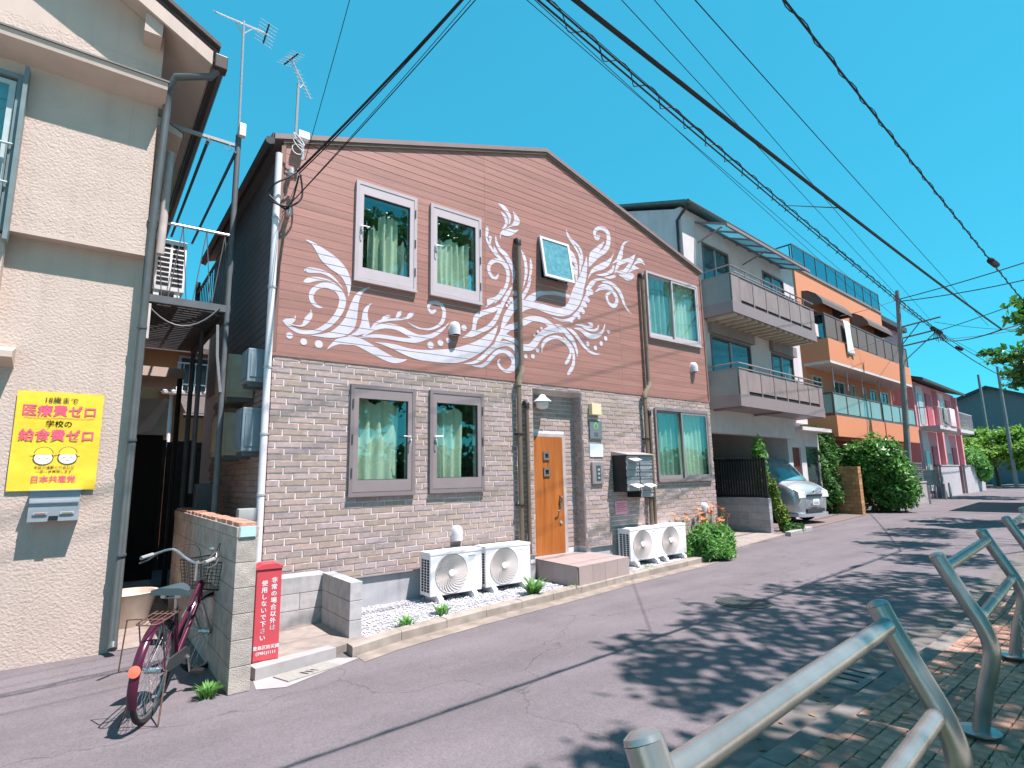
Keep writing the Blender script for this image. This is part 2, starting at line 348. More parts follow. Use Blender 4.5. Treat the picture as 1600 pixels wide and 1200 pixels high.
blockwall('block_post','short grey concrete block stub wall standing before the brick facade',(2.40,5.74,.05),math.pi/2,.85,.13,3,.188,.62,M_block)
aw=blockwall('alley_block_wall','stained old concrete block wall beside the bicycle with number plate',(1.206,5.1,0),math.pi/2,3.9,.16,6,.2,.4,M_blockold)
obj('coping',MB().box(0,3.9,-.005,.165,1.2,1.285,c=.006),M_blockold,aw)
rg=random.Random(5)
for i in range(15):
    x=.02+i*.26; obj('coping_brick',MB().box(x,x+rg.uniform(.15,.235),.012,.15,1.2855,1.31+rg.uniform(0,.012),c=.006),mat('crumbled_red_brick',(.42,.22,.16),.9,var=.3,scale=20,rnd=.2,bump=.6),aw)
np_=thing('number_plate','small pale blue address plate on the end of the block wall','plate',(1.125,5.093,1.245))
obj('plate',MB().box(-.058,.058,-.006,0,-.04,.04,c=.002),mat('plate_blue',(.42,.68,.70),.4),np_)
obj('plate_frame',MB().box(-.066,.066,.0,.006,-.047,.047),M_alu,np_)
text('lettering','3-8-12',.036,M_white,np_,onwall(1.125,5.0862,1.232))
# pavement on the right with brick pavers
sp=struct('pavement',MB().sheet([(x,yat(KR,x)-.145) for x in (-4,0,3.17,6.54,8.7,11.95,20,26)]+[(26,-1.0),(-4,-1.0)],.03),mat('mossy_soil',(.085,.075,.045),.95,var=.5,scale=4,col2=(.10,.13,.03),bump=.8,bscale=60,dist=.02))
struct('bounce_ground',MB().sheet([(-40,-1.01),(60,-1.01),(60,-40),(-40,-40)],.025),mat('bounce_sand',(.60,.53,.45),.95,var=.08,scale=2))  # unseen pale ground, added to bounce fill light into shaded walls
M_pav=mat('brick_paver',(.36,.21,.155),.9,var=.25,scale=14,rnd=.22,bump=.5,bscale=90,grunge=.35)
pv=[MB().box(.003,.197,.003,.097,0,.062,c=.005)]; pm=[obj('paver',m,M_pav,sp) for m in pv]; first=True; rest=MB(); cnt=0
rg=random.Random(9)
for ix in range(0,66):
    for iy in range(9):
        x=2.6+ix*.2+(.1 if iy%2 else 0); y=yat(KR,x)-.25-iy*.1
        z=.0+rg.uniform(-.004,.004)
        if x<9.0 and cnt<288:
            if first: o=pm[0]; first=False; o.location=(x,y,z)
            else: o=inst(pm[0],sp,(x,y,z))
            o.rotation_euler=(rg.uniform(-.02,.02),rg.uniform(-.02,.02),R(3)); cnt+=1
        else: rest.box(x+.003,x+.197,y+.003,y+.097,0,.06+rg.uniform(-.004,.004))
obj('paver_rest',rest,M_pav,sp,kind='stuff')
# manhole and drain grate in the road
mh=thing('manhole_cover','round dark iron manhole cover set in the asphalt','manhole cover',(6.86,4.18,.003))
M_iron=mat('cast_iron',(.075,.085,.085),.6,metal=.4,var=.25,scale=60)
obj('rim',MB().lathe([(.30,0),(.335,0),(.335,.006),(.30,.006)],n=36),M_iron,mh)
obj('lid',MB().lathe([(.0,0),(.295,0),(.295,.005),(.0,.005)],n=36),M_iron,mh)
s=MB()
for i in range(9):
    for j in range(9):
        x,y=(i-4)*.06+(.03 if j%2 else 0),(j-4)*.06
        if x*x+y*y<.27**2: s.box(x-.018,x+.018,y-.009,y+.009,.005,.009)
obj('tread',s,M_iron,mh,kind='stuff')
dg=thing('gutter_grate','slotted concrete gutter lid at the right kerb','drain grate',(5.1,2.05,.005),R(3))
obj('lid',MB().box(-.3,.3,0,.42,0,.008),mat('wet_dark_concrete',(.2,.19,.18),.85,var=.2,scale=20,grunge=.3),dg)
for i in range(3): obj('slot',MB().box(-.14+i*.13,-.1+i*.13,.06,.3,.0085,.0095),M_dark,dg)
# ---------------------------------------------------------------- brown house
HX0,HX1,FY=1.70,10.80,7.0; RX,RZ=6.22,7.46; EZL,EZR=6.0,6.14; SB=3.17; BB=.452
H=thing('brown_house','two storey house with brown plank siding, white swirl mural and grey brick base','house',(6.25,7.0,0))
def roofz(x): return EZL+(RZ-EZL)*(x-HX0)/(RX-HX0) if x<RX else RZ+(EZR-RZ)*(x-RX)/(HX1-RX)
WIN=[(2.685,3.62,4.31,5.76),(3.85,4.77,4.32,5.76),(8.845,10.605,4.37,5.775),(5.985,6.665,5.0,5.77),(2.69,3.625,1.445,2.885),(3.855,4.78,1.455,2.9),(8.865,10.65,1.50,2.935)]
ALC=(5.78,6.90,.36,3.09); AY=7.22
I=.045
OPEN=[(a+I,b-I,c+I,d-I) for a,b,c,d in WIN]
# core wall with real openings
w=MB()
rects=[(HX0+.02,HX1-.02,.43,5.95)]
for h in OPEN: rects=rect_minus(rects,h)
rects=rect_minus(rects,ALC)
for a,b,c,d in rects: w.box(a,b,FY+.006,FY+.2,c,d)
w.prism([(HX0+.02,5.9501),(HX1-.02,5.9501),(HX1-.02,roofz(HX1)-.02),(RX,RZ-.02),(HX0+.02,roofz(HX0)-.02)],FY+.012,FY+.2,'y')
w.box(HX0+.02,HX0+.2,FY+.2,11.6,.43,5.9); w.box(HX1-.2,HX1-.02,FY+.2,11.6,.43,5.9); w.box(HX0+.02,HX1-.02,11.6,11.8,.43,5.9)
M_mortar=mat('pale_mortar',(.70,.62,.61),.9,var=.08,scale=30,bump=.2)
obj('wall',w,M_mortar,H,True)
# rooms behind the panes
rm=MB()
for a,b,c,d in OPEN: rm.box(a-.3,b+.3,FY+.9,FY+.95,c-.3,d+.3)
obj('room_backdrop',rm,M_room,H,True)
# foundation with drip flashing
obj('foundation',MB().box(HX0+.03,ALC[0],FY+.03,FY+.3,-.03,.43).box(ALC[1],HX1-.03,FY+.03,FY+.3,-.03,.43).box(HX0+.03,HX0+.3,FY+.3,11.6,-.03,.43),mat('foundation_render',(.42,.42,.44),.8,streak=.22,var=.06,scale=4,bump=.15,grunge=.15),H,True)
obj('flashing',MB().box(HX0-.01,ALC[0]-.002,FY-.012,FY+.035,.43,.452).box(ALC[1]+.002,HX1+.01,FY-.012,FY+.035,.43,.452),mat('flashing_brown',(.33,.29,.27),.5),H,True)
# siding planks, one object each
M_plank=mat('brown_siding',(.318,.155,.125),.5,var=.14,scale=3.2,sep=(.35,1,9),bump=.3,bscale=60,dist=.003,rnd=.08,spec=.5)
n,l,b=nd(M_plank)
ROW=.1143; SEG=[HX0+.045,4.865,8.01,HX1-.04]; rows=[]
z=SB+.03
i=0
while z<RZ:
    z1=z+ROW; rows.append((z,z1))
    for s0,s1 in zip(SEG,SEG[1:]):
        rc=[(s0+.0015,s1-.0015,z+.004,z1-.004)]
        for h in OPEN: rc=rect_minus(rc,h)
        for a,b_,c,d in rc:
            p=[(a,c),(b_,c),(b_,d),(a,d)]
            k=(RZ-EZL)/(RX-HX0); p=clip(p,(-k,1),EZL-k*HX0-.03)
            k2=(EZR-RZ)/(HX1-RX)
            if p: p=clip(p,(-k2,1),RZ-k2*RX-.03)
            if len(p)>=3: obj('plank',MB().prism(p,FY,FY+.016,'y'),M_plank,H,True)
    z=z1
obj('siding_trim',MB().box(HX0,HX1,FY-.012,FY+.02,SB-.012,SB+.03),mat('siding_base_trim',(.27,.14,.115),.6),H,True)
M_trim=mat('brown_trim',(.20,.115,.09),.55,var=.08)
obj('corner_trim',MB().box(HX0-.012,HX0+.04,FY-.014,FY+.05,SB+.031,5.93),M_trim,H,True)
obj('corner_trim',MB().box(HX1-.036,HX1+.012,FY-.014,FY+.05,SB+.031,6.03),M_trim,H,True)
# mural paint, cut at every plank joint
MS=[[[2061,4315,52],[2106,4326,78],[2177,4337,69],[2260,4339,54],[2345,4318,47],[2421,4279,35],[2487,4226,22],[2555,4161,4]],[[2047,4157,31],[2092,4184,65],[2151,4212,64],[2223,4231,50],[2306,4237,35],[2391,4228,24],[2467,4200,4]],[[2291,3856,6],[2237,3857,36],[2174,3894,52],[2141,3952,57],[2148,4029,64],[2197,4102,62],[2288,4158,68],[2393,4163,83],[2480,4130,88],[2536,4058,89],[2550,3972,94],[2526,3869,88],[2471,3762,80],[2400,3664,72],[2329,3600,64],[2239,3538,57],[2129,3502,52],[2011,3495,49],[1912,3532,44],[1843,3578,27],[1805,3603,4]],[[2827,3541,7],[2905,3608,44],[2984,3669,58],[3099,3726,68],[3217,3750,76],[3339,3745,76],[3438,3719,78],[3563,3672,88],[3691,3655,75],[3847,3682,69],[3980,3755,58],[4102,3853,33],[4192,3953,5]],[[2783,3529,7],[2906,3552,40],[3021,3579,52],[3197,3587,54],[3378,3583,54],[3489,3584,60],[3628,3599,71],[3756,3640,59],[3887,3700,26]],[[2955,3676,6],[3017,3748,35],[3098,3800,41],[3216,3838,35],[3361,3868,31],[3485,3902,36],[3535,3951,67],[3579,3988,55]],[[3109,3808,29],[3156,3861,52],[3221,3889,43]],[[3324,3871,30],[3366,3942,61],[3387,3974,49]],[[2361,3302,4],[2421,3367,32],[2513,3433,77],[2631,3459,105],[2740,3469,116],[2853,3439,121],[3025,3367,116],[3202,3298,104],[3322,3272,81],[3444,3286,36],[3505,3310,5]],[[3958,4107,38],[3898,4060,54],[3851,4088,45],[3838,4147,45],[3884,4201,52],[3978,4221,60],[4060,4192,60],[4102,4112,60],[4095,4012,60],[4054,3919,53],[3966,3845,38],[3847,3794,31],[3716,3783,28],[3587,3812,18],[3505,3852,4]],[[4425,3750,5],[4541,3810,55],[4623,3892,68],[4646,3998,71],[4669,4091,85],[4753,4176,87],[4891,4238,78],[5032,4302,74],[5145,4382,45]],[[4425,3748,6],[4585,3816,71],[4749,3897,65],[4887,3970,72],[4997,4065,80],[5078,4183,72],[5144,4314,67],[5227,4477,67],[5312,4616,68],[5389,4741,23]],[[5034,4402,9],[5131,4514,53],[5214,4624,61],[5273,4732,61],[5303,4820,64],[5318,4906,68],[5312,4988,78],[5281,5078,95],[5208,5132,85],[5094,5140,68],[4997,5091,67],[4933,5001,65],[4939,4908,60],[4993,4838,59],[5057,4824,53],[5106,4875,33],[5118,4926,12]],[[5137,3940,7],[5203,4070,75],[5279,4216,121],[5372,4353,128],[5457,4450,139],[5560,4531,150],[5646,4553,94]],[[5573,4388,110],[5696,4506,139],[5804,4617,137],[5949,4722,96],[6132,4782,67],[6394,4820,68],[6702,4818,71]],[[5574,4399,93],[5783,4496,110],[5960,4510,129],[6176,4490,145],[6418,4487,153],[6611,4542,174],[6754,4663,208],[6840,4799,252],[6907,4932,256],[6975,5083,207],[7067,5272,156],[7118,5438,114],[7157,5572,67],[7169,5686,11]],[[5015,3701,7],[5103,3817,87],[5200,3936,101],[5316,4033,106],[5516,4118,106],[5653,4194,121],[5811,4267,94],[5970,4285,96],[6113,4265,98],[6220,4211,117],[6329,4155,117],[6478,4141,51],[6516,4147,7]],[[5199,3883,87],[5312,3866,88],[5426,3834,85],[5524,3780,69]],[[4452,3349,7],[4611,3379,41],[4745,3450,62],[4866,3553,72],[4991,3659,78],[5133,3736,88],[5293,3763,88],[5423,3713,88],[5469,3599,75],[5474,3466,52],[5447,3371,12]],[[4596,3333,8],[4743,3336,49],[4864,3400,62],[4973,3515,64],[5083,3605,65],[5226,3636,72],[5354,3572,90],[5409,3472,103],[5365,3362,103],[5252,3312,59],[5142,3352,51],[5088,3437,43],[5129,3500,12]],[[5148,6147,24],[5243,6115,80],[5326,6053,72],[5375,5966,65],[5355,5824,8]],[[5205,6006,24],[5274,5952,72],[5305,5874,64],[5279,5789,48],[5202,5707,6]],[[4910,5647,61],[4903,5583,61],[4892,5470,38],[4938,5385,53],[5001,5304,52],[5080,5240,61],[5160,5197,46],[5249,5166,6]],[[4964,5488,54],[4964,5405,24]],[[5038,5369,18],[5065,5306,53],[5096,5258,46]],[[5077,5562,9],[5091,5451,53],[5163,5343,70],[5276,5273,87],[5357,5165,93],[5413,5066,85],[5436,4959,63],[5407,4807,6]],[[5610,5437,13],[5660,5348,65],[5692,5241,65],[5705,5101,65],[5683,4954,47],[5626,4766,6]],[[5800,5335,19],[5815,5240,59],[5811,5124,56],[5781,5003,40],[5725,4877,6]],[[5812,4981,10],[5759,4856,56],[5703,4746,63],[5649,4665,71],[5578,4569,63]],[[6674,6099,11],[6718,5983,64],[6814,5882,55],[6910,5781,56],[6986,5674,57],[7010,5539,66],[6992,5395,46],[6976,5280,7]],[[6718,5983,22],[6875,5898,46],[6994,5817,56],[7050,5705,55],[7052,5564,46],[7005,5444,15]],[[7535,6177,79],[7467,6135,100],[7420,6188,79],[7431,6265,71],[7501,6332,71],[7603,6372,80],[7725,6367,102],[7800,6295,112],[7802,6163,112],[7760,6037,110],[7662,5915,100],[7501,5795,87],[7363,5667,77],[7259,5516,10]],[[7410,5383,10],[7564,5410,48],[7722,5473,59],[7863,5568,71],[7916,5670,48]],[[7628,5381,10],[7785,5405,50],[7936,5469,65]],[[7928,5520,12],[8007,5665,71],[8084,5765,83],[8254,5846,84],[8428,5928,76],[8586,6070,9]],[[8572,6046,17],[8476,5922,76],[8394,5801,85],[8289,5677,94],[8189,5605,83],[7977,5568,30]],[[7554,5262,23],[7733,5298,59],[7887,5264,80],[8019,5192,92],[8103,5078,90],[8162,4942,61],[8248,4843,45],[8371,4765,8]],[[7427,5133,11],[7573,5210,47],[7727,5216,59],[7836,5173,59],[7917,5043,12]],[[7357,5026,11],[7480,5112,48],[7635,5158,59],[7812,5152,69],[7919,5076,90],[7957,4970,89],[7882,4860,89],[7770,4857,77],[7686,4937,67],[7682,5032,69],[7787,5107,39]],[[7208,5013,146],[7130,4913,73],[7050,4776,81],[6972,4641,72],[6845,4514,71],[6721,4405,69],[6525,4347,44],[6374,4350,30],[6263,4368,7]],[[6815,4316,11],[6956,4334,45],[7097,4321,45],[7222,4347,56],[7235,4387,55],[7152,4397,29]],[[6974,4295,11],[7135,4274,45],[7301,4283,46],[7389,4342,46],[7418,4405,15]],[[6314,4239,8],[6425,4227,67],[6536,4171,94],[6629,4097,102],[6722,4023,95],[6795,3915,70],[6829,3817,53],[6828,3727,10]],[[6558,4233,10],[6673,4206,60],[6787,4149,70],[6900,4047,69],[7015,3943,62],[7153,3864,54],[7295,3836,40],[7426,3847,7]],[[6003,3700,10],[6025,3831,55],[6100,3925,65],[6248,4001,65],[6416,4017,67],[6565,3958,69],[6656,3868,59],[6671,3769,52],[6607,3646,68],[6543,3575,51]],[[6512,4052,10],[6623,3966,51],[6714,3861,70],[6747,3734,59],[6730,3588,69],[6667,3481,76],[6592,3395,56]],[[5590,3741,108],[5761,3769,123],[5868,3866,126],[5959,3975,110],[6087,4070,123],[6254,4144,134],[6384,4149,83]]]
MP=[[[2034,4719],[2111,4722],[2227,4678],[2377,4614],[2488,4545],[2578,4458],[2637,4357],[2657,4237],[2649,4146],[2626,4063],[2610,4161],[2586,4223],[2539,4303],[2472,4356],[2385,4393],[2309,4443],[2233,4508],[2178,4600],[2112,4683]],[[1804,3597],[1840,3634],[1907,3650],[1940,3663],[1955,3701],[1962,3669],[1950,3620],[1921,3582],[1970,3572],[2034,3587],[2052,3626],[2076,3693],[2129,3759],[2140,3805],[2166,3742],[2150,3673],[2105,3608],[2047,3563],[1959,3559],[1876,3573],[1828,3594]],[[2935,4256],[2866,4233],[2788,4178],[2722,4104],[2670,3993],[2629,3875],[2579,3746],[2496,3635],[2394,3545],[2271,3496],[2151,3468],[2231,3464],[2365,3464],[2501,3485],[2597,3520],[2671,3574],[2724,3648],[2754,3763],[2762,3887],[2780,4036],[2817,4144],[2867,4199]],[[2958,4034],[2895,3988],[2846,3923],[2825,3841],[2816,3750],[2790,3669],[2737,3594],[2629,3519],[2738,3540],[2849,3583],[2938,3657],[2924,3756],[2905,3843],[2908,3923],[2930,3983]],[[3017,3489],[3163,3502],[3343,3497],[3503,3472],[3667,3469],[3849,3485],[4116,3531],[4325,3581],[4540,3665],[4688,3735],[4840,3833],[4995,3959],[5091,4033],[5033,3860],[4930,3703],[4776,3568],[4597,3459],[4423,3377],[4254,3334],[3982,3316],[3759,3315],[3568,3340],[3418,3380],[3271,3431],[3128,3470]],[[4838,4289],[4885,4349],[4894,4450],[5036,4503],[5116,4579],[5183,4680],[5173,4603],[5115,4511],[5034,4429],[4923,4343]],[[5446,6094],[5531,6046],[5590,5967],[5561,5880],[5457,5830],[5354,5780],[5252,5703],[5184,5587],[5166,5512],[5163,5609],[5219,5694],[5320,5771],[5423,5864],[5468,5948],[5462,6034]],[[5559,5792],[5471,5704],[5384,5638],[5283,5612],[5193,5624],[5252,5696],[5353,5762],[5455,5764]],[[6629,5774],[6746,5734],[6843,5672],[6899,5576],[6934,5460],[6928,5335],[6890,5388],[6815,5495],[6735,5508],[6692,5636]],[[6716,5511],[6811,5433],[6910,5393],[6926,5304],[6899,5175],[6853,5059],[6864,5198],[6804,5278],[6749,5373]],[[7675,6114],[7560,6036],[7422,5921],[7286,5808],[7237,5685],[7219,5555],[7225,5485],[7295,5604],[7412,5758],[7551,5904],[7636,6023]],[[7935,5947],[7860,5846],[7717,5732],[7512,5620],[7332,5501],[7240,5386],[7180,5248],[7259,5343],[7370,5430],[7548,5500],[7731,5605],[7829,5724],[7893,5838]],[[8410,6308],[8286,6268],[8184,6175],[8129,6060],[8075,5963],[7996,5828],[7849,5688],[7991,5761],[8111,5821],[8189,5923],[8210,6046],[8256,6175],[8308,6239]],[[8870,5890],[8797,5917],[8696,5903],[8594,5863],[8541,5817],[8685,5781],[8559,5736],[8332,5619],[8438,5743],[8493,5823],[8599,5933],[8654,5997],[8743,6017],[8826,5967]],[[8043,5516],[8209,5560],[8356,5625],[8476,5625],[8522,5592],[8443,5508],[8294,5445],[8179,5471]],[[7105,5016],[7184,5140],[7274,5236],[7428,5312],[7603,5343],[7713,5334],[7557,5302],[7402,5247],[7310,5134],[7222,5070]],[[6772,4243],[6932,4274],[7072,4234],[7234,4205],[7405,4252],[7516,4330],[7590,4473],[7572,4353],[7488,4218],[7334,4128],[7166,4097],[7066,4129],[6949,4202]]]
MD=[[1895,3427,42],[2070,3372,43],[2259,3365,52],[4452,3905,49],[3874,3560,53],[4039,3618,50],[4171,3672,40],[5454,4649,50],[5373,4528,43],[5325,4465,33],[5283,4406,27],[4964,5495,36],[7250,5013,61],[7157,4833,51],[7082,4720,47],[7020,4596,50],[6903,4476,50],[6719,4368,41],[6009,4127,28],[5930,4059,27],[5849,3988,27],[5907,3733,41],[5804,3620,42],[5653,3600,38],[7109,3997,45],[7302,3950,46],[7460,4053,46],[7587,4167,47],[7671,4309,42]]
def ribbon(pts):
    c=cr([(x/1000,z_/1000,w_/1000) for x,z_,w_ in pts],5); L=[];Rr=[]
    for k,(x,z_,w_) in enumerate(c):
        a=c[max(k-1,0)];bb=c[min(k+1,len(c)-1)]; dx,dz=bb[0]-a[0],bb[1]-a[1]; q=math.hypot(dx,dz) or 1; w_=max(w_,.002)
        L.append((x-dz/q*w_/2,z_+dx/q*w_/2)); Rr.append((x+dz/q*w_/2,z_-dx/q*w_/2))
    def capp(k,sgn):
        x,z_,w_=c[k]; a=c[k-sgn] if 0<=k-sgn<len(c) else c[k]; a=c[1] if k==0 else c[-2]
        dx,dz=x-a[0],z_-a[1]; q=math.hypot(dx,dz) or 1; dx/=q;dz/=q; r=max(w_,.002)/2
        return [(x+r*(dx*math.cos(t)-dz*math.sin(t)),z_+r*(dx*math.sin(t)+dz*math.cos(t))) for t in (-1,-.5,0,.5,1)]
    quads=[[L[k],L[k+1],Rr[k+1],Rr[k]] for k in range(len(c)-1)]
    if c[0][2]>.02: quads.append([*capp(0,1),L[0],Rr[0]])
    if c[-1][2]>.02: quads.append([*capp(len(c)-1,-1),Rr[-1],L[-1]])
    return quads
polys=[]
for sN,s in enumerate(MS):
    for q in ribbon(s): polys.append((q,sN))
for s in MP:
    sN+=1; polys.append((crc([(x/1000,z_/1000) for x,z_ in s],3),sN))
for x,z_,r in MD:
    sN+=1; polys.append(([(x/1000+r/1000*math.cos(a*math.pi/8),z_/1000+r/1000*math.sin(a*math.pi/8)) for a in range(16)],sN))
mu=MB(); HOLES=[WIN[3]]
for p,sN in polys:
    zs=[q[1] for q in p]
    for z0,z1 in rows:
        if z1<min(zs) or z0>max(zs): continue
        q=clip(clip(p,(0,1),z1-.004),(0,-1),-(z0+.004))
        if len(q)<3: continue
        try: mu.flat(q,FY-.0025-.00003*sN)
        except Exception: pass
obj('mural',mu,mat('mural_white',(.56,.545,.60),.6,var=.08,scale=5,grunge=.12),H,True,fix=False,label='white painted swirl of leaves, curls and dots')
# bricks
M_brick=mat('grey_brick',(.39,.318,.285),.85,var=.13,scale=16,bump=.6,bscale=75,dist=.006,rnd=.09,spec=.2,grunge=.1)
n,l,b=nd(M_brick)
src=b.inputs['Base Color'].links[0].from_socket
oi=n.new('ShaderNodeObjectInfo'); ge=n.new('ShaderNodeNewGeometry'); ad=n.new('ShaderNodeMath'); ad.operation='MULTIPLY_ADD'; ad.inputs[1].default_value=7.31
l.new(oi.outputs['Random'],ad.inputs[0]); a2=n.new('ShaderNodeMath'); a2.operation='MULTIPLY'; a2.inputs[1].default_value=5.77; l.new(ge.outputs['Random Per Island'],a2.inputs[0]); l.new(a2.outputs[0],ad.inputs[2])
fr=n.new('ShaderNodeMath'); fr.operation='FRACT'; l.new(ad.outputs[0],fr.inputs[0])
hr=n.new('ShaderNodeValToRGB'); hr.color_ramp.elements[0].color=(1.0,.96,.99,1); hr.color_ramp.elements[1].color=(1.08,1.0,.97,1)
e=hr.color_ramp.elements.new(.35); e.color=(.90,.87,.79,1); e=hr.color_ramp.elements.new(.6); e.color=(.98,.97,1.07,1); hr.color_ramp.interpolation='LINEAR'
mx=n.new('ShaderNodeMix'); mx.data_type='RGBA'; mx.blend_type='MULTIPLY'; mx.inputs[0].default_value=1
l.new(fr.outputs[0],hr.inputs[0]); l.new(src,mx.inputs[6]); l.new(hr.outputs[0],mx.inputs[7]); l.new(mx.outputs[2],b.inputs['Base Color'])
BH,BL=.0757,.303; rb=random.Random(11); single=0; restb=MB()
holes=OPEN[4:]+[ALC]; cand=[]
nr=int((SB-.012-BB)/BH)
for r in range(nr+1):
    z0=BB+r*BH; z1=min(z0+BH,SB-.012); off=((r*.37)%1)*BL+rb.uniform(-.02,.02); x=HX0+.004-off
    if z1-z0<.02: continue
    while x<HX1:
        rc=[(max(x,HX0+.004)+.005,min(x+BL,HX1-.004)-.005,z0+.005,z1-.005)]
        if rc[0][1]-rc[0][0]>.02:
            for h in holes: rc=rect_minus(rc,h)
            rc=[q for q in rc if q[1]-q[0]>.015 and q[3]-q[2]>.012]
            if rc: cand.append((x,rc))
        x+=BL
def rbrick(mb,a,b_,c,d,y0,y1,rb):
    """brick face with a chipped uneven outline"""
    y0-=rb.uniform(0,.005); k=max(2,int((b_-a)/.06)); top=[];bot=[]
    for i in range(k+1):
        x=a+(b_-a)*i/k; top.append((x,d-rb.uniform(0,.0035)*(0<i<k))); bot.append((x,c+rb.uniform(0,.004)*(0<i<k)))
    front=bot+top[::-1]; m=len(front); cx,cz=(a+b_)/2,(c+d)/2
    vs=[(x+(.004 if x<a+.001 else(-.004 if x>b_-.001 else 0)),y0+rb.uniform(-.0015,.0015),z_+(.003 if z_<cz else -.003)) for x,z_ in front]+[(x,y1,z_) for x,z_ in front]
    K=k+1; fs=[]
    for i in range(k): fs.append((i,i+1,m-2-i,m-1-i))
    fs+=[(i,(i+1)%m,(i+1)%m+m,i+m) for i in range(m)]
    mb.add(vs,fs)
for x,rc in sorted(cand,key=lambda t:t[0]):
    mb=MB()
    for a,b_,c,d in rc: rbrick(mb,a,b_,c,d,FY,FY+.014,rb)
    if single<300 and x<4.9: obj('brick',mb,M_brick,H,True); single+=1
    else: restb.join(mb)
# alcove: back wall above the door and right jamb
al=MB().box(ALC[0]-.01,ALC[1]+.02,AY+.008,AY+.1,.3,3.1).box(ALC[1]+.008,ALC[1]+.1,FY+.02,AY+.1,.3,3.1).box(ALC[0]-.1,ALC[0]-.008,FY+.02,AY+.1,.3,3.1).box(ALC[0]-.1,ALC[1]+.1,FY+.02,AY+.1,ALC[3]+.004,ALC[3]+.12)
obj('alcove',al,M_mortar,H,True)
for r in range(nr+1):
    z0=BB+r*BH; z1=z0+BH
    if z1>3.09: continue
    off=((r*.37)%1)*BL
    if z0>2.36:
        x=ALC[0]-off
        while x<ALC[1]:
            a,b_=max(x,ALC[0])+.005,min(x+BL,ALC[1])-.005
            if b_-a>.02: rbrick(restb,a,b_,z0+.005,z1-.005,AY,AY+.01,rb)
            x+=BL
    else: rbrick(restb,6.66,6.895,z0+.005,z1-.005,AY,AY+.01,rb)
    for (a,b_) in (((FY+.025,FY+.10),(FY+.11,AY-.003)) if r%2 else ((FY+.025,FY+.16),(FY+.17,AY-.003))):
        restb.box(ALC[1]-.012,ALC[1]+.002,a,b_,z0+.005,z1-.005)
obj('brick_rest',restb,M_brick,H,True,kind='stuff')
# side wall in the alley: dark boards above, bricks below
sb=MB(); z=SB
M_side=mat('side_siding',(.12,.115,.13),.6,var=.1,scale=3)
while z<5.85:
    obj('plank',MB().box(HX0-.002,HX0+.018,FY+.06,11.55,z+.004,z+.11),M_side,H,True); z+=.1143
for r in range(nr+1):
    z0=BB+r*BH; y=FY+.06-((r*.37)%1)*BL
    while y<10.5:
        a=max(y,FY+.06)
        if y+BL-a>.03: sb.box(HX0,HX0+.018,a+.005,y+BL-.005,z0+.005,z0+BH-.005)
        y+=BL
obj('side_brick',sb,M_brick,H,True,kind='stuff')
obj('corner_trim',MB().box(HX0-.014,HX0+.003,FY-.012,FY+.055,BB,SB-.013),M_trim,H,True)
# roof
ov=.15; th=.11
rf=MB()
kl=(RZ-EZL)/(RX-HX0); kr=(EZR-RZ)/(HX1-RX)
def slab(xa,za,xb,zb,t,y0,y1): return MB().prism([(xa,za),(xb,zb),(xb,zb+t),(xa,za+t)],y0,y1,'y')
xl,xr=HX0-.11,HX1+.05
roof=slab(xl,EZL-kl*.11,RX,RZ,.06,FY-.035,12.0).join(slab(RX,RZ,xr,EZR+kr*.05,.06,FY-.035,12.0))
ro=obj('roof',roof,mat('roof_metal',(.16,.12,.12),.5,var=.08),H,True)
fa=slab(xl-.01,EZL-kl*.12,RX,RZ-.0,.068,FY-.05,FY-.033).join(slab(RX,RZ-.0,xr+.01,EZR+kr*.06-.0,.068,FY-.05,FY-.033))
obj('verge_fascia',fa,mat('verge_brown',(.24,.165,.155),.45,var=.06),ro,True)
obj('soffit_trim',slab(HX0,EZL-.045,RX,RZ-.045,.04,FY-.031,FY+.0).join(slab(RX,RZ-.045,HX1,EZR-.045,.04,FY-.031,FY+.0)),mat('soffit_olive',(.16,.13,.10),.6),ro,True)
obj('eave_fascia',MB().box(xl-.03,xl,FY-.05,12.0,EZL-kl*.11-.08,EZL-kl*.11+.07),mat('eave_black',(.03,.03,.035),.5),ro,True)
obj('gutter',MB().tube([(xl-.06,FY-.06,EZL-kl*.11-.05),(xl-.06,11.9,EZL-kl*.11-.05)],.055,8),mat('eave_black',(0,0,0)),ro,True)
# ---- windows
M_fr=mat('frame_warm_grey',(.42,.375,.39),.4,var=.03,spec=.5); M_frd=mat('frame_gasket',(.05,.05,.05),.6)
def curtain(a,b_,c,d,y,folds,amp,parent,m,top=None,ragged=0,seed=0):
    rg=random.Random(seed); nx=max(24,int(folds*7)); nz=8; vs=[];ph=rg.uniform(0,6)
    for j in range(nz+1):
        t=j/nz
        for i in range(nx+1):
            u=i/nx; f=folds*(1+.08*math.sin(3*u+ph)); yy=y+amp*math.sin(f*2*math.pi*u+ph+.35*math.sin(4*t+ph))*(1-.35*t)+amp*.4*math.sin(f*5.3*u+2*ph)
            zz=c+(d-c)*t
            if j==nz and ragged: zz-=ragged*abs(math.sin(u*7+ph))*rg.uniform(.4,1)
            vs.append((a+(b_-a)*(u+.012*math.sin(5*t+9*u+ph)),yy,zz))
    fs=[(j*(nx+1)+i,j*(nx+1)+i+1,(j+1)*(nx+1)+i+1,(j+1)*(nx+1)+i) for j in range(nz) for i in range(nx)]
    return obj('curtain',MB().add(vs,fs),m,parent,True,smooth=2,fix=False)
def frame_rect(a,b_,c,d,w,y0,y1,wt=None,wb=None):
    wt=wt or w; wb=wb or w
    return MB().box(a,a+w,y0,y1,c,d).box(b_-w,b_,y0,y1,c,d).box(a+w,b_-w,y0,y1,d-wt,d).box(a+w,b_-w,y0,y1,c,c+wb)
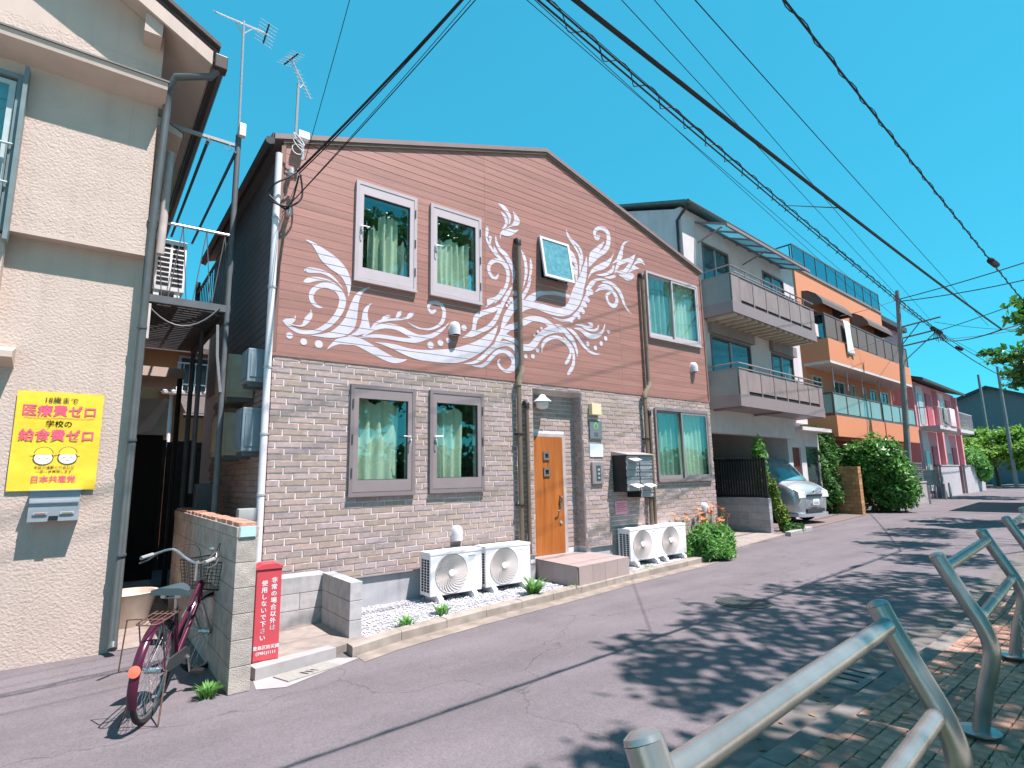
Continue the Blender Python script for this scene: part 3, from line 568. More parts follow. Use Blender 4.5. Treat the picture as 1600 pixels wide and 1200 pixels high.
def casement(a,b_,c,d,handle,seed,cur,M_fr=M_fr,M_sh=None):
    M_sh=M_sh or mat('sash_warm_grey',(.46,.405,.42),.4,var=.03,spec=.5)
    W=obj('window',frame_rect(a,b_,c,d,.048,FY-.045,FY+.06,wb=.04),M_fr,H,True)
    obj('sill',MB().box(a-.006,b_+.006,FY-.062,FY-.01,c-.016,c+.012),M_fr,W,True)
    s0,s1,t0,t1=a+.05,b_-.05,c+.045,d-.05
    obj('sash',frame_rect(s0,s1,t0,t1,.062,FY-.038,FY+.02,wt=.13,wb=.15),M_sh,W,True)
    obj('gasket',frame_rect(s0+.0622,s1-.0622,t0+.1502,t1-.1302,.008,FY-.02,FY+.01),M_frd,W,True)
    obj('pane',MB().box(s0+.063,s1-.063,FY-.004,FY+.004,t0+.15,t1-.13),M_glass,W,True)
    hx=s1-.03 if handle>0 else s0+.03; hz=(t0+t1)/2+.05
    hd=MB().box(hx-.014,hx+.014,FY-.052,FY-.038,hz-.05,hz+.02).tube([(hx,FY-.05,hz),(hx,FY-.075,hz),(hx-handle*.02,FY-.08,hz+.003),(hx-handle*.11,FY-.078,hz+.008)],.009,8).tube([(hx,FY-.055,hz-.02),(hx-.004*handle,FY-.085,hz-.05),(hx-.01*handle,FY-.08,hz-.12),(hx-.012*handle,FY-.055,hz-.17)],.007,6)
    obj('handle',hd,mat('handle_silver',(.7,.7,.72),.3,metal=.5),W,True,smooth=True)
    for k in (.2,.5,.82):
        hz=c+(d-c)*k; hx=a+.03 if handle>0 else b_-.03
        obj('hinge',MB().box(hx-.008,hx+.008,FY-.056,FY-.0451,hz-.06,hz+.06),M_frd,W,True)
    o=(s0+.02,s1-.02,t0,t1)
    for (u0,u1,top,fo) in cur:
        curtain(o[0]+(o[1]-o[0])*u0,o[0]+(o[1]-o[0])*u1,c+.1,c+(d-c)*top,FY+.14,fo,.045,W,M_curtain,ragged=.10 if top<.97 else 0,seed=seed)
    return W
casement(*WIN[0],-1,1,[(.25,.42,.64,1.5),(.44,.80,.80,2.6),(.84,1.0,.55,1.4)])
casement(*WIN[1],-1,2,[(0,.90,.72,6.4)])
M_frb=mat('frame_bronze',(.20,.17,.172),.4,var=.04,spec=.5); M_shb=mat('sash_bronze',(.245,.205,.208),.4,var=.04,spec=.5)
casement(*WIN[4],1,3,[(0,.86,.90,4.5)],M_frb,M_shb)
casement(*WIN[5],-1,4,[(0,.24,.72,1.6),(.22,.74,.86,3.2)],M_frb,M_shb)
def slider(a,b_,c,d,seed,pale):
    W=obj('window',frame_rect(a,b_,c,d,.045,FY-.04,FY+.07,wb=.05),M_fr,H,True)
    obj('sill',MB().box(a-.006,b_+.006,FY-.06,FY-.01,c-.018,c+.012),M_fr,W,True)
    m=(a+b_)/2-.02
    for (x0,x1,y) in ((a+.045,m+.03,FY+.022),(m-.03,b_-.045,FY-.018)):
        s=obj('sash',frame_rect(x0,x1,c+.05,d-.045,.04,y-.014,y+.014,wt=.045,wb=.065),mat('sash_warm_grey',(0,0,0)),W,True)
        obj('pane',MB().box(x0+.04,x1-.04,y-.003,y+.003,c+.115,d-.09),M_glass,W,True)
    curtain(a+.05,m,c+.06,d-.04,FY+.16,5,.05,W,mat('curtain_dim',(.45,.5,.45),.9),seed=seed)
    curtain(m+.02,b_-.05,c+.06,d-.04,FY+.14,6,.045,W,M_curtain,seed=seed+9)
slider(*WIN[2],5,0); M_fr=M_frb; MATS['sash_warm_grey']=M_shb; slider(*WIN[6],6,0)
# awning (top-hung) window, tilted out
a,b_,c,d=WIN[3]
W=obj('window',frame_rect(a,b_,c,d,.035,FY-.03,FY+.06),M_fr,H,True)
T=Matrix.Translation((0,FY-.03,d))@Matrix.Rotation(R(-9),4,'X')@Matrix.Translation((0,-FY+.03,-d))
obj('sash',frame_rect(a-.005,b_+.005,c+.0,d+.005,.045,FY-.065,FY-.032).xf(T),mat('sash_pale',(.6,.58,.6),.4),W,True)
obj('pane',MB().box(a+.04,b_-.04,FY-.052,FY-.046,c+.045,d-.04).xf(T),mat('frosted_pane',(.10,.26,.30),.15,var=.25,scale=14,spec=.8,bump=.15),W,True)  # mirrored sky is put into the pane's teal colour
# ---- pipes
M_pipe=mat('bronze_pipe',(.15,.11,.078),.4,var=.08,spec=.5); M_cap=mat('pipe_cap_black',(.03,.025,.025),.5)
def downpipe(x,ztop,zoff,x2,zbot,short_x,short_top):
    p=obj('downpipe',MB().tube([(x,FY-.075,ztop),(x+.01,FY-.075,zoff+.1),(x+.01,FY-.085,zoff+.05),(x2,FY-.085,zoff-.12),(x2,FY-.085,zbot)],.04,12),M_pipe,H,True,smooth=True)
    obj('elbow',MB().tube([(x,FY+.01,ztop+.055),(x,FY-.05,ztop+.055),(x,FY-.08,ztop+.03),(x,FY-.08,ztop-.04)],.047,12),M_cap,p,True,smooth=True)
    obj('offset_elbow',MB().tube([(x+.01,FY-.08,zoff+.13),(x+.01,FY-.085,zoff+.04),(x2,FY-.088,zoff-.12),(x2,FY-.088,zoff-.2)],.048,12),mat('pipe_elbow',(.27,.21,.15),.4,spec=.5),p,True,smooth=True)
    q=obj('downpipe',MB().tube([(short_x,FY-.065,short_top),(short_x,FY-.065,zbot)],.036,12),M_pipe,H,True,smooth=True)
    obj('elbow',MB().tube([(short_x,FY+.01,short_top+.045),(short_x,FY-.04,short_top+.045),(short_x,FY-.068,short_top+.02),(short_x,FY-.068,short_top-.05)],.043,12),M_cap,q,True,smooth=True)
    for zz in (1.2,2.3): obj('bracket',MB().box(x2-.05,x2+.05,FY-.135,FY+.01,zz,zz+.02),M_cap,p,True)
downpipe(5.49,5.52,3.28,5.43,.46,5.60,2.78); downpipe(8.66,5.58,3.30,8.52,.46,8.65,2.82)
wp=obj('downpipe',MB().tube([(HX0-.045,FY-.03,5.78),(HX0-.045,FY-.03,.1)],.042,12),mat('white_pvc',(.66,.64,.66),.35,var=.04),H,True,smooth=True)
for zz in (4.9,4.0,3.0,2.2,1.5): obj('bracket',MB().lathe([(.046,-.012),(.05,-.012),(.05,.012),(.046,.012)],(HX0-.045,FY-.03,zz),n=12).box(HX0-.04,HX0+.005,FY-.035,FY-.02,zz-.008,zz+.008),M_alu,wp,True)
# vent hoods
def hood(x,z,m):
    vs=[];n_=9;k=7
    # half-capsule hood, open below
    mb=MB()
    for i in range(k+1):
        t=i/k*math.pi/2; zz=.12*math.sin(t); s=max(math.cos(t),.001)
        for j in range(n_+1):
            a_=math.pi*j/n_; vs.append((x-.085*math.cos(a_)*s**.6,FY-.125*math.sin(a_)*s**.6,z+zz))
    for j in range(n_+1):
        a_=math.pi*j/n_; vs.append((x-.085*math.cos(a_),FY-.125*math.sin(a_),z-.09))
    fs=[(i*(n_+1)+j,i*(n_+1)+j+1,(i+1)*(n_+1)+j+1,(i+1)*(n_+1)+j) for i in range(k) for j in range(n_)]
    o=(k+1)*(n_+1); fs+=[(j,j+1,o+j+1,o+j) for j in range(n_)]
    mb.add(vs,fs); h=obj('vent_hood',mb,m,H,True,smooth=True)
    obj('grille',MB().lathe([(0,0),(.07,0),(.07,.004),(0,.004)],(x,FY-.03,z-.02),ax='y',n=14),M_dark,h,True)
    obj('flange',MB().lathe([(.0,-.006),(.092,-.006),(.095,0),(.0,0)],(x,FY,z),ax='y',n=20),m,h,True)
M_hood=mat('hood_grey',(.60,.59,.62),.4,var=.03)
hood(4.275,3.85,M_hood); hood(10.27,3.88,M_hood); hood(4.305,.86,M_hood); hood(10.29,.92,M_hood)
# door
M_door=mat('door_wood',(.27,.075,.014),.45,var=.3,scale=2.2,sep=(9,9,.5),bump=.15,bscale=20,col2=(.42,.14,.03),detail=7)
dr=obj('door',MB().box(5.86,6.58,AY-.03,AY+.005,.37,2.30,c=.004),M_door,H,True)
obj('door_frame',MB().box(5.80,5.855,AY-.02,AY+.006,.36,2.36).box(6.585,6.655,AY-.02,AY+.006,.36,2.36).box(5.855,6.585,AY-.02,AY+.006,2.305,2.36),mat('door_frame_grey',(.40,.36,.35),.5),dr,True)
obj('threshold',MB().box(5.80,6.655,AY-.06,AY+.004,.33,.366),M_alu,dr,True)
for zz in (1.98,1.71):
    obj('light_frame',frame_rect(6.13,6.27,zz-.07,zz+.07,.035,AY-.05,AY-.028),mat('bronze_frame',(.16,.13,.11),.4),dr,True)
    obj('light_pane',MB().box(6.165,6.235,AY-.036,AY-.03,zz-.035,zz+.035),mat('dark_pane',(.02,.03,.05),.1,spec=.8),dr,True)
obj('handle',MB().box(6.475,6.505,AY-.05,AY-.03,1.12,1.32).tube([(6.49,AY-.05,1.30),(6.49,AY-.09,1.28),(6.487,AY-.1,1.2),(6.46,AY-.095,1.11),(6.42,AY-.09,1.07),(6.38,AY-.085,1.06)],.011,8).box(6.46,6.52,AY-.07,AY-.05,1.235,1.27),mat('handle_bronze',(.35,.26,.2),.3,metal=.7),dr,True,smooth=True)
obj('lock',MB().lathe([(0,-.05),(.022,-.05),(.026,-.03),(0,-.03)],(6.49,AY,.87),ax='y',n=12),M_alu,dr,True)
# fuse box and cables at the upper left corner
eb=obj('junction_box',MB().box(1.86,1.98,FY-.12,FY-.03,6.02,6.10,c=.006),M_white,H,True)
# ---------------------------------------------------------------- things around the brown house
t=thing('entrance_step','pink beige tiled entrance step below the orange wooden door','step',(6.35,6.6,0))
S0=[(5.74,6.02),(7.0,6.17),(7.0,7.2),(5.83,7.2)]
obj('core',MB().prism([(5.752,6.032),(6.988,6.182),(6.988,7.2),(5.842,7.2)],0,.345,'z'),M_conc,t,True)
M_tile=mat('step_tile',(.35,.28,.262),.55,var=.05,scale=14,rnd=.05,bump=.1,bscale=200)
def lerp2(a,b,u): return (a[0]+(b[0]-a[0])*u,a[1]+(b[1]-a[1])*u)
for i in range(4):
    for j in range(4):
        a=lerp2(lerp2(S0[0],S0[1],i/4),lerp2(S0[3],S0[2],i/4),j/4);b=lerp2(lerp2(S0[0],S0[1],(i+1)/4),lerp2(S0[3],S0[2],(i+1)/4),j/4)
        c=lerp2(lerp2(S0[0],S0[1],(i+1)/4),lerp2(S0[3],S0[2],(i+1)/4),(j+1)/4);d=lerp2(lerp2(S0[0],S0[1],i/4),lerp2(S0[3],S0[2],i/4),(j+1)/4); g=.002
        obj('tile',MB().prism([(a[0]+g,a[1]+g),(b[0]-g,b[1]+g),(c[0]-g,c[1]-g),(d[0]+g,d[1]-g)],.3452,.357,'z'),M_tile,t,True)
def tilewall(a,b,n,out):
    for i in range(n):
        p,q=lerp2(a,b,i/n),lerp2(a,b,(i+1)/n); u=((q[0]-p[0])*.006,(q[1]-p[1])*.006)
        obj('tile',MB().prism([(p[0]+u[0]+out[0]*.012,p[1]+u[1]+out[1]*.012),(q[0]-u[0]+out[0]*.012,q[1]-u[1]+out[1]*.012),(q[0]-u[0],q[1]-u[1]),(p[0]+u[0],p[1]+u[1])],.06,.343,'z'),M_tile,t,True)
tilewall((5.752,6.031),(6.988,6.181),4,(.1,-1)); tilewall((5.841,7.19),(5.752,6.04),4,(-1,.05)); tilewall((6.988,6.19),(6.988,7.19),3,(1,0))
# air conditioners
M_ac=mat('ac_white',(.80,.77,.77),.45,var=.025,scale=3); M_acg=mat('ac_grille',(.56,.51,.485),.5,var=.04); M_foot=mat('plastic_foot',(.72,.71,.7),.6)
def make_ac(name,label,loc,w=.80,h=.545,d=.28,group='air conditioner units on the gravel'):
    """outdoor unit; origin at ground below front-left corner, front faces -y"""
    t=thing(name,label,'air conditioner',loc,0,group); z0=.075
    body=MB().box(0,w,0,d,z0,z0+h,c=.012)
    obj('casing',body,M_ac,t,smooth=True)
    obj('lid',MB().box(-.004,w+.004,-.006,d+.004,z0+h-.035,z0+h+.004,c=.006),M_ac,t,smooth=True)
    cx,cz,r=w*.40,z0+h*.49,h*.43
    obj('fan_ring',MB().lathe([(r*1.0,-.002),(r*1.06,-.010),(r*1.06,.0),(r*1.0,.0)],(cx,0,cz),ax='y',n=40),M_acg,t,smooth=True)
    obj('fan_recess',MB().lathe([(0,-.0015),(r*1.01,-.0015),(r*1.01,0),(0,0)],(cx,0,cz),ax='y',n=40),mat('fan_dark',(.13,.115,.11),.7),t)
    bl=MB(); nb=24
    for k in range(nb):
        a0=2*math.pi*k/nb; P=[];Q=[]
        for j in range(6):
            u=j/5; rr_=r*(.20+.79*u); a=a0+1.25*u**.9; wd=.004+.0125*u
            P.append((cx+rr_*math.cos(a)-wd*math.sin(a),cz+rr_*math.sin(a)+wd*math.cos(a))); Q.append((cx+rr_*math.cos(a)+wd*math.sin(a),cz+rr_*math.sin(a)-wd*math.cos(a)))
        bl.add([(x,-.006,z) for x,z in P]+[(x,-.012,z) for x,z in Q],[(j,j+1,j+7,j+6) for j in range(5)])
    obj('fan_grille',bl,M_acg,t,kind='stuff',fix=False)
    obj('fan_hub',MB().lathe([(0,-.020),(r*.17,-.016),(r*.21,-.004),(0,-.002)],(cx,0,cz),ax='y',n=20),M_ac,t,smooth=True)
    sv=MB()
    for i in range(3):
        for j in range(12):
            y0=.03+i*.075; zz=z0+.05+j*(h-.13)/12; sv.box(-.0032,-.0005,y0,y0+.052,zz,zz+.026)
    obj('side_slots',sv,M_dark,t,kind='stuff')
    obj('side_cover',MB().box(w,w+.03,.04,d-.02,z0+.05,z0+h*.5,c=.008),M_ac,t,smooth=True)
    for fx in (.10,w-.16):
        obj('foot',MB().prism([(-.06,0),(d+.03,0),(d+.02,.05),(d-.02,z0-.002),(.0,z0-.002),(-.05,.045)],fx,fx+.07,'x'),M_foot,t)
    text('maker_name','Panasonic',.03,mat('print_grey',(.25,.25,.27),.6),t,onwall(w*.80,-.0008,z0+h*.83),world=False)
    return t
ac=make_ac('air_conditioner','white air conditioner unit on gravel nearest the block stub wall',(3.67,6.60,.065))
dup(ac,(4.55,6.62,.065),0,'white air conditioner unit on gravel touching the entrance step side')
dup(ac,(7.62,6.68,.085),0,'white air conditioner unit under the black mailboxes, next to the step')
dup(ac,(8.46,6.72,.085),0,'white air conditioner unit beside the orange flowering bush')
# wall fittings
lm=thing('porch_lamp','white cone wall lamp above the orange door','lamp',(6.03,7.05,2.83))
obj('shade',MB().lathe([(.02,.17),(.045,.16),(.07,.12),(.15,.055),(.155,.045),(.145,.045),(.06,.11),(.02,.12)],n=24),M_white,lm,smooth=True)
obj('globe',MB().lathe([(.02,.06),(.10,.05),(.112,.0),(.10,-.05),(.06,-.075),(.01,-.08)],n=20),mat('opal_globe',(.72,.70,.66),.25,var=.02),lm,smooth=True)
obj('arm',MB().tube([(0,0,.15),(0,.06,.19),(0,.17,.19)],.014,8),M_white,lm,smooth=True)
yb=tag(obj('meter_cover',MB().box(-.12,.12,-.09,0,-.10,.10,c=.008),mat('cream_plastic',(.66,.57,.36),.5,var=.04),loc=(7.18,6.998,2.80)),'cream plastic box above the grey house number sign','box')
gs=thing('house_sign','dark grey sign plate with green house emblem by the door','sign',(7.20,6.995,2.44))
obj('plate',MB().box(-.155,.155,-.028,0,-.16,.16,c=.004),mat('sign_slate',(.14,.17,.19),.5,var=.06),gs)
em=MB().flat([(-.075,0),(0,.085),(.075,0),(.05,0),(.05,-.03),(.035,-.03),(.035,.012),(0,.052),(-.035,.012),(-.035,-.03),(-.05,-.03),(-.05,0)],0).xf(Matrix.Translation((0,-.0295,.06)))
em.join(MB().flat([(-.06,-.04),(.06,-.04),(.06,-.03),(-.06,-.03)],0).xf(Matrix.Translation((0,-.0295,.06))))
obj('emblem',em,mat('emblem_green',(.16,.50,.10),.5),gs,fix=False)
text('lettering','55',.10,mat('ink_navy',(.03,.05,.09),.5),gs,onwall(7.20,6.966,2.32),offset=.002)
tag(obj('notice_board',MB().box(-.165,.165,-.012,0,-.115,.115,c=.003),mat('pale_blue_sheet',(.62,.70,.82),.4,var=.03),loc=(7.21,6.998,2.075)),'blank pale blue notice panel on bricks beside the door','notice')
ic=thing('intercom','silver wall intercom panel with dark screen beside the door','intercom',(7.20,6.998,1.68))
obj('case',MB().box(-.14,.14,-.04,0,-.19,.19,c=.008),mat('intercom_bronze',(.33,.29,.29),.35,metal=.3),ic)
obj('screen',MB().box(-.045,.06,-.046,-.0405,-.13,.13),mat('dark_screen',(.06,.09,.12),.15,spec=.7),ic)
for i in range(3): obj('button',MB().box(-.02,.035,-.05,-.0465,-.10+.07*i,-.065+.07*i),M_alu,ic)
mbk=thing('mailbox_bank','black bank of silver letterboxes stuffed with paper on the brick wall','mailboxes',(7.97,6.84,1.6))
X0,X1,BYF=7.61,8.335,6.68
M_lb=mat('letterbox_silver',(.36,.36,.385),.35,metal=.45,var=.1)
obj('cabinet',MB().box(X0,(X0+X1)/2,BYF+.012,6.995,1.34,1.985).box((X0+X1)/2+.001,X1,BYF+.012,6.995,1.235,1.985),M_black,mbk,True)
obj('rain_hood',MB().prism([(BYF-.05,1.985),(6.999,1.99),(6.999,2.06),(BYF-.05,2.0)],X0-.015,X1+.02,'x'),mat('hood_taupe',(.36,.32,.31),.5),mbk,True)
rg=random.Random(4)
for c,(xa,xb,n_) in enumerate(((X0+.012,(X0+X1)/2-.012,5),((X0+X1)/2+.012,X1-.012,6))):
    zt=1.965
    for k in range(n_):
        hgt=.116; z1=zt-k*.123; z0=z1-hgt
        d_=obj('letterbox',MB().box(xa,xb,BYF,BYF+.014,z0,z1-.03,c=.003),M_lb,mbk,True)
        obj('flap',MB().box(xa,xb,BYF-.012,BYF-.002,z1-.028,z1,c=.002),M_lb,mbk,True)
        obj('lock',MB().lathe([(0,-.014),(.012,-.014),(.014,0),(0,0)],(xb-.03,BYF,z0+.03),ax='y',n=10),M_alu,mbk,True)
for (x,z) in ((7.66,1.93),(7.69,1.47),(8.03,1.47)):
    tag(obj('paper',MB().add([(x,6.69,z),(x+.25,6.69,z+.01),(x+.24,6.55,z-.035),(x+.02,6.52,z-.06),(x,6.69,z+.006),(x+.25,6.69,z+.016),(x+.24,6.55,z-.029),(x+.02,6.52,z-.054)],[(0,3,2,1),(4,5,6,7),(0,1,5,4),(1,2,6,5),(2,3,7,6),(3,0,4,7)]),mat('paper_white',(.74,.73,.70),.8)),{1.93:'folded white paper sticking out of the top left letterbox',1.47:'white flyer sticking out of a lower left letterbox'}[z] if x<8 else 'white flyer sticking out of a lower right letterbox','paper')
ps=thing('pink_notice','small pink notice sheet on the bricks below the letterboxes','notice',(7.785,6.993,1.06))
obj('sheet',MB().box(-.16,.16,-.004,0,-.12,.12),mat('pink_paper',(.78,.40,.48),.7,var=.05),ps)
pr=MB()
for i in range(5): pr.box(-.13,.13-.05*(i%2),-.0055,-.0045,.07-.035*i,.082-.035*i)
obj('print',pr,mat('red_ink',(.62,.10,.12),.7),ps,kind='stuff')
# red emergency hose box
rx=thing('fire_box','tall red steel emergency box with white Japanese lettering by the block wall','emergency box',(1.415,5.56,.075),R(-4))
M_red=mat('red_paint',(.55,.075,.095),.45,var=.05,scale=5,grunge=.08)
obj('body',MB().box(-.105,.105,-.09,.09,.02,.80,c=.005),M_red,rx)
obj('cap',MB().prism([(-.112,.80),(.112,.80),(.112,.815),(.06,.845),(-.06,.845),(-.112,.815)],-.1,.1,'y'),M_red,rx)
obj('rust_base',MB().box(-.1055,.1055,-.0905,.0905,0,.035),mat('rusty_red',(.25,.05,.04),.8,var=.5,scale=50),rx)
for k,(x,s) in enumerate(((.045,'非常の場合以外は'),(-.035,'使用しないで下さい'))):
    for j,ch in enumerate(s): text('lettering',ch,.052,M_white,rx,onwall(x,-.0915,.68-.0575*j-.02*k),bold=.0012,world=False)
text('lettering','豊島区防災課',.036,M_white,rx,onwall(0,-.0915,.125),bold=.0008,world=False)
text('lettering','(3981)1111',.036,M_white,rx,onwall(0,-.0915,.08),bold=.0008,world=False)
# plants before the house
M_leafb=leaf_mat('bright_leaf',(.09,.26,.05),(.20,.42,.10),.35)
M_leafd=leaf_mat('deep_leaf',(.035,.12,.025),(.09,.22,.04),.3)
def dome(c,rx_,ry,rz_,hollow=.5):
    def f(r):
        a=r.uniform(0,6.283); u=r.uniform(0,1); p=math.acos(u); k=r.uniform(hollow,1)**.6*(1+.12*math.sin(3*a+5*u)+.1*math.sin(7*a))
        n_=(math.sin(p)*math.cos(a),math.sin(p)*math.sin(a),math.cos(p)); return (c[0]+rx_*k*n_[0],c[1]+ry*k*n_[1],c[2]+rz_*k*n_[2]),n_
    return f
fb=thing('flower_bush','round green bush with orange flowers at the house corner','bush',(9.85,6.62,.05))
g=MB(); rg=random.Random(21); leaves(g,rg,8500,dome((0,0,.02),.62,.42,.56,.3),.034,.3,3.4)
obj('foliage',g,M_leafb,fb,kind='stuff',fix=False)
st_=MB(); fl=[]; rg=random.Random(22)
for i in range(46):
    a=rg.uniform(-.3,2.2); r_=rg.uniform(.3,.75); x,y=.30+r_*math.cos(a)*.75,.12+r_*math.sin(a)*.3; h_=rg.uniform(.55,.92)
    if i<12: x-=.75; h_*=.9
    st_.tube([(x*.5,y*.5,.05),(x*.9,y*.9,h_*.6),(x,y,h_)],.004,4)
    fl.append((x,y,h_))
obj('stems',st_,mat('stem_green',(.12,.2,.05),.7),fb,kind='stuff')
M_fl=mat('orange_petal',(.85,.27,.10),.7,var=.2,rnd=.2,scale=20)
for x,y,z in fl:
    g=MB()
    for k in range(6):
        a=k*1.047+rg.uniform(-.2,.2); c_,s_=math.cos(a),math.sin(a); q=rg.uniform(.03,.045)
        g.add([(0,0,0),(q*.6*c_-q*.35*s_,q*.6*s_+q*.35*c_,q*.5),(q*1.5*c_,q*1.5*s_,q*.3),(q*.6*c_+q*.35*s_,q*.6*s_-q*.35*c_,q*.5)],[(0,1,2,3)])
    o=obj('flower',g,M_fl,fb,fix=False,loc=(x,y,z)); o.rotation_euler=(rg.uniform(-.7,.7),rg.uniform(-.7,.7),0)
def weed(name,label,loc,n_,h,spread,seed,m=M_leafb,cat='weed'):
    rg=random.Random(seed); g=MB()
    for i in range(n_):
        a=rg.uniform(0,6.283); r_=rg.uniform(0,spread); L=h*rg.uniform(.5,1.1); b0=Vector((r_*.5*math.cos(a),r_*.5*math.sin(a),0)); d=Vector((math.cos(a)*rg.uniform(.2,.9),math.sin(a)*rg.uniform(.2,.9),1)).normalized()
        w_=Vector((-math.sin(a),math.cos(a),0))*h*.07; m1=b0+d*L*.6; tip=b0+d*L+Vector((math.cos(a),math.sin(a),-.4))*L*.25
        g.add([b0-w_*.4,b0+w_*.4,m1+w_,m1-w_,tip],[(0,1,2,3),(3,2,4)])
    return tag(obj(name,g,m,loc=loc,fix=False),label,cat)
weed('weed','small weed tuft in white gravel nearest the block stub',(2.95,5.83,.06),60,.13,.16,31)
weed('weed','weed tuft with a dead brown stalk left of the first air conditioner',(3.5,6.02,.06),60,.15,.13,32)
weed('weed','taller leafy weed in gravel between air conditioner and step',(4.98,6.12,.06),90,.26,.13,33)
weed('weed','tiny weed under the third air conditioner by the kerb',(7.75,6.42,.07),30,.08,.12,34)
weed('weed','bright green weed at the foot of the block wall by the bicycle',(.92,5.18,0),90,.13,.12,35)
weed('weed','low weed growing beside the step front corner',(5.66,6.02,.06),30,.09,.07,36)
# ---------------------------------------------------------------- beige house on the left
B=thing('beige_house','beige stucco house with pent cornice and gable roof at the left','house',(-2,7.13,0))
M_stucco=mat('beige_stucco',(.515,.42,.36),.9,streak=.14,var=.05,scale=3,bump=.7,bscale=40,dist=.014,grunge=.08)
M_beige=mat('beige_smooth',(.515,.42,.36),.85,streak=.12,var=.05,scale=3,bump=.15,bscale=80)
obj('lower_wall',MB().box(-7,.36,7.13,7.3,-.02,4.15).box(.2,.36,7.3,14,-.02,4.15),M_stucco,B,True)
obj('upper_wall',MB().box(-7,-.79,6.985,7.15,3.3,4.06).box(-.79,.335,6.985,7.3,4.14,6.4).box(-7,-.79,6.985,7.3,5.75,6.4).box(.17,.335,7.3,14,4.14,6.4).box(-7,-.79,7.16,7.3,4.07,5.74),M_stucco,B,True)
obj('overhang_lip',MB().box(-.79,.338,6.98,7.128,4.10,4.139),M_beige,B,True)
obj('gable_wall',MB().prism([(-7,6.4005),(.335,6.4005),(.335,6.78),(-3.2,8.83),(-7,6.65)],6.99,7.3,'y'),M_beige,B,True)
obj('cornice',MB().prism([(6.985,5.88),(6.70,5.955),(6.69,6.035),(6.984,6.13)],-7,.39,'x'),M_beige,B,True)
obj('cornice_cap',MB().prism([(6.675,6.036),(6.985,6.131),(6.985,6.148),(6.675,6.056)],-7,.40,'x'),mat('cap_grey',(.17,.15,.14),.5),B,True)
k=.577
rf=obj('roof',MB().prism([(.86,6.565),(-3.2,6.565+4.06*k),(-3.2,6.69+4.06*k),(.86,6.69)],6.72,14.5,'y').prism([(-3.2,6.565+4.06*k),(-8,6.265),(-8,6.39),(-3.2,6.69+4.06*k)],6.72,14.5,'y'),mat('roof_tile_dark',(.11,.085,.075),.7,var=.2,scale=10),B,True)
obj('bargeboard',MB().prism([(.80,6.46),(-3.2,6.46+4.0*k),(-3.2,6.63+4.0*k),(.80,6.63)],6.68,6.72,'y'),M_beige,rf,True)
obj('soffit',MB().prism([(.80,6.52),(-3.2,6.52+4.0*k),(-3.2,6.564+4.06*k),(.85,6.564)],6.7205,14,'y'),M_beige,rf,True)
obj('verge_tiles',MB().prism([(.87,6.6905),(-3.2,6.6905+4.07*k),(-3.2,6.74+4.07*k),(.87,6.74)],6.64,6.9,'y'),mat('verge_dark',(.07,.06,.055),.7,var=.3,scale=30),rf,True)
for x in (.13,-1.5): obj('purlin_end',MB().box(x,x+.17,6.74,6.989,6.93-x*k-.25,6.93-x*k-.03),M_beige,B,True)
gt=obj('gutter',MB().tube([(.89,6.66,6.54),(.89,14.3,6.54)],.065,8),mat('gutter_brown',(.05,.035,.03),.4),B,True,smooth=True)
obj('gutter_end',MB().box(.82,.955,6.64,6.78,6.43,6.60,c=.01),mat('gutter_brown',(0,0,0)),gt,True)
obj('side_pent',MB().prism([(.336,5.86),(.62,5.78),(.62,5.84),(.336,5.99)],7.31,12.5,'y'),M_beige,B,True)
obj('side_pent_cap',MB().prism([(.336,5.991),(.635,5.841),(.635,5.862),(.336,6.01)],7.30,12.5,'y'),mat('cap_grey',(0,0,0)),B,True)
M_teal=mat('grey_green_pipe',(.085,.095,.095),.4,var=.1,spec=.5)
dp=obj('downpipe',MB().tube([(.86,6.74,6.45),(.80,6.78,6.36),(.46,6.84,6.24),(.41,6.93,6.1),(.41,6.93,5.8),(.375,6.99,4.2),(.37,7.0,.14),(.37,6.94,.07)],.041,12),M_teal,B,True,smooth=True)
for z in (5.55,4.5,3.3,2.1,.95): obj('bracket',MB().lathe([(.042,-.012),(.047,-.012),(.047,.012),(.042,.012)],(.372+(.03 if z>5 else 0),6.99-(.03 if z>5 else 0),z),n=12),M_teal,dp,True)
obj('downpipe',MB().tube([(.52,7.4,5.6),(.50,7.4,4.3)],.045,10),mat('old_white_pipe',(.50,.46,.43),.5,grunge=.3),B,True,smooth=True)
# window at the left edge
w=obj('window',frame_rect(-2.4,-.80,4.08,5.73,.05,6.93,7.05),mat('frame_grey_green',(.17,.22,.225),.4),B,True)
obj('sash',frame_rect(-2.35,-.86,4.13,5.66,.05,6.97,7.0),mat('frame_pale',(.42,.5,.5),.4),w,True)
obj('pane',MB().box(-2.3,-.91,6.982,6.988,4.18,5.61),M_glass,w,True)
curtain(-2.3,-.88,4.15,5.64,7.09,9,.02,w,mat('grey_net_curtain',(.36,.38,.38),.9),seed=8)
for z in (4.55,4.95): obj('guard_bar',MB().tube([(-2.4,6.90,z),(-.82,6.90,z)],.013,8),mat('frame_pale',(0,0,0)),w,True)
for x in (-.86,-1.0,-1.14): obj('guard_post',MB().tube([(x,6.90,4.0),(x,6.90,4.95)],.009,6),mat('frame_grey_green',(0,0,0)),w,True)
obj('shutter_rail',MB().box(-.80,-.765,6.86,6.984,3.97,5.80),mat('frame_grey_green',(0,0,0)),w,True)
obj('window_hood',MB().prism([(7.129,2.78),(6.86,2.84),(6.86,2.90),(7.129,2.98)],-2.2,-.62,'x'),M_beige,B,True)
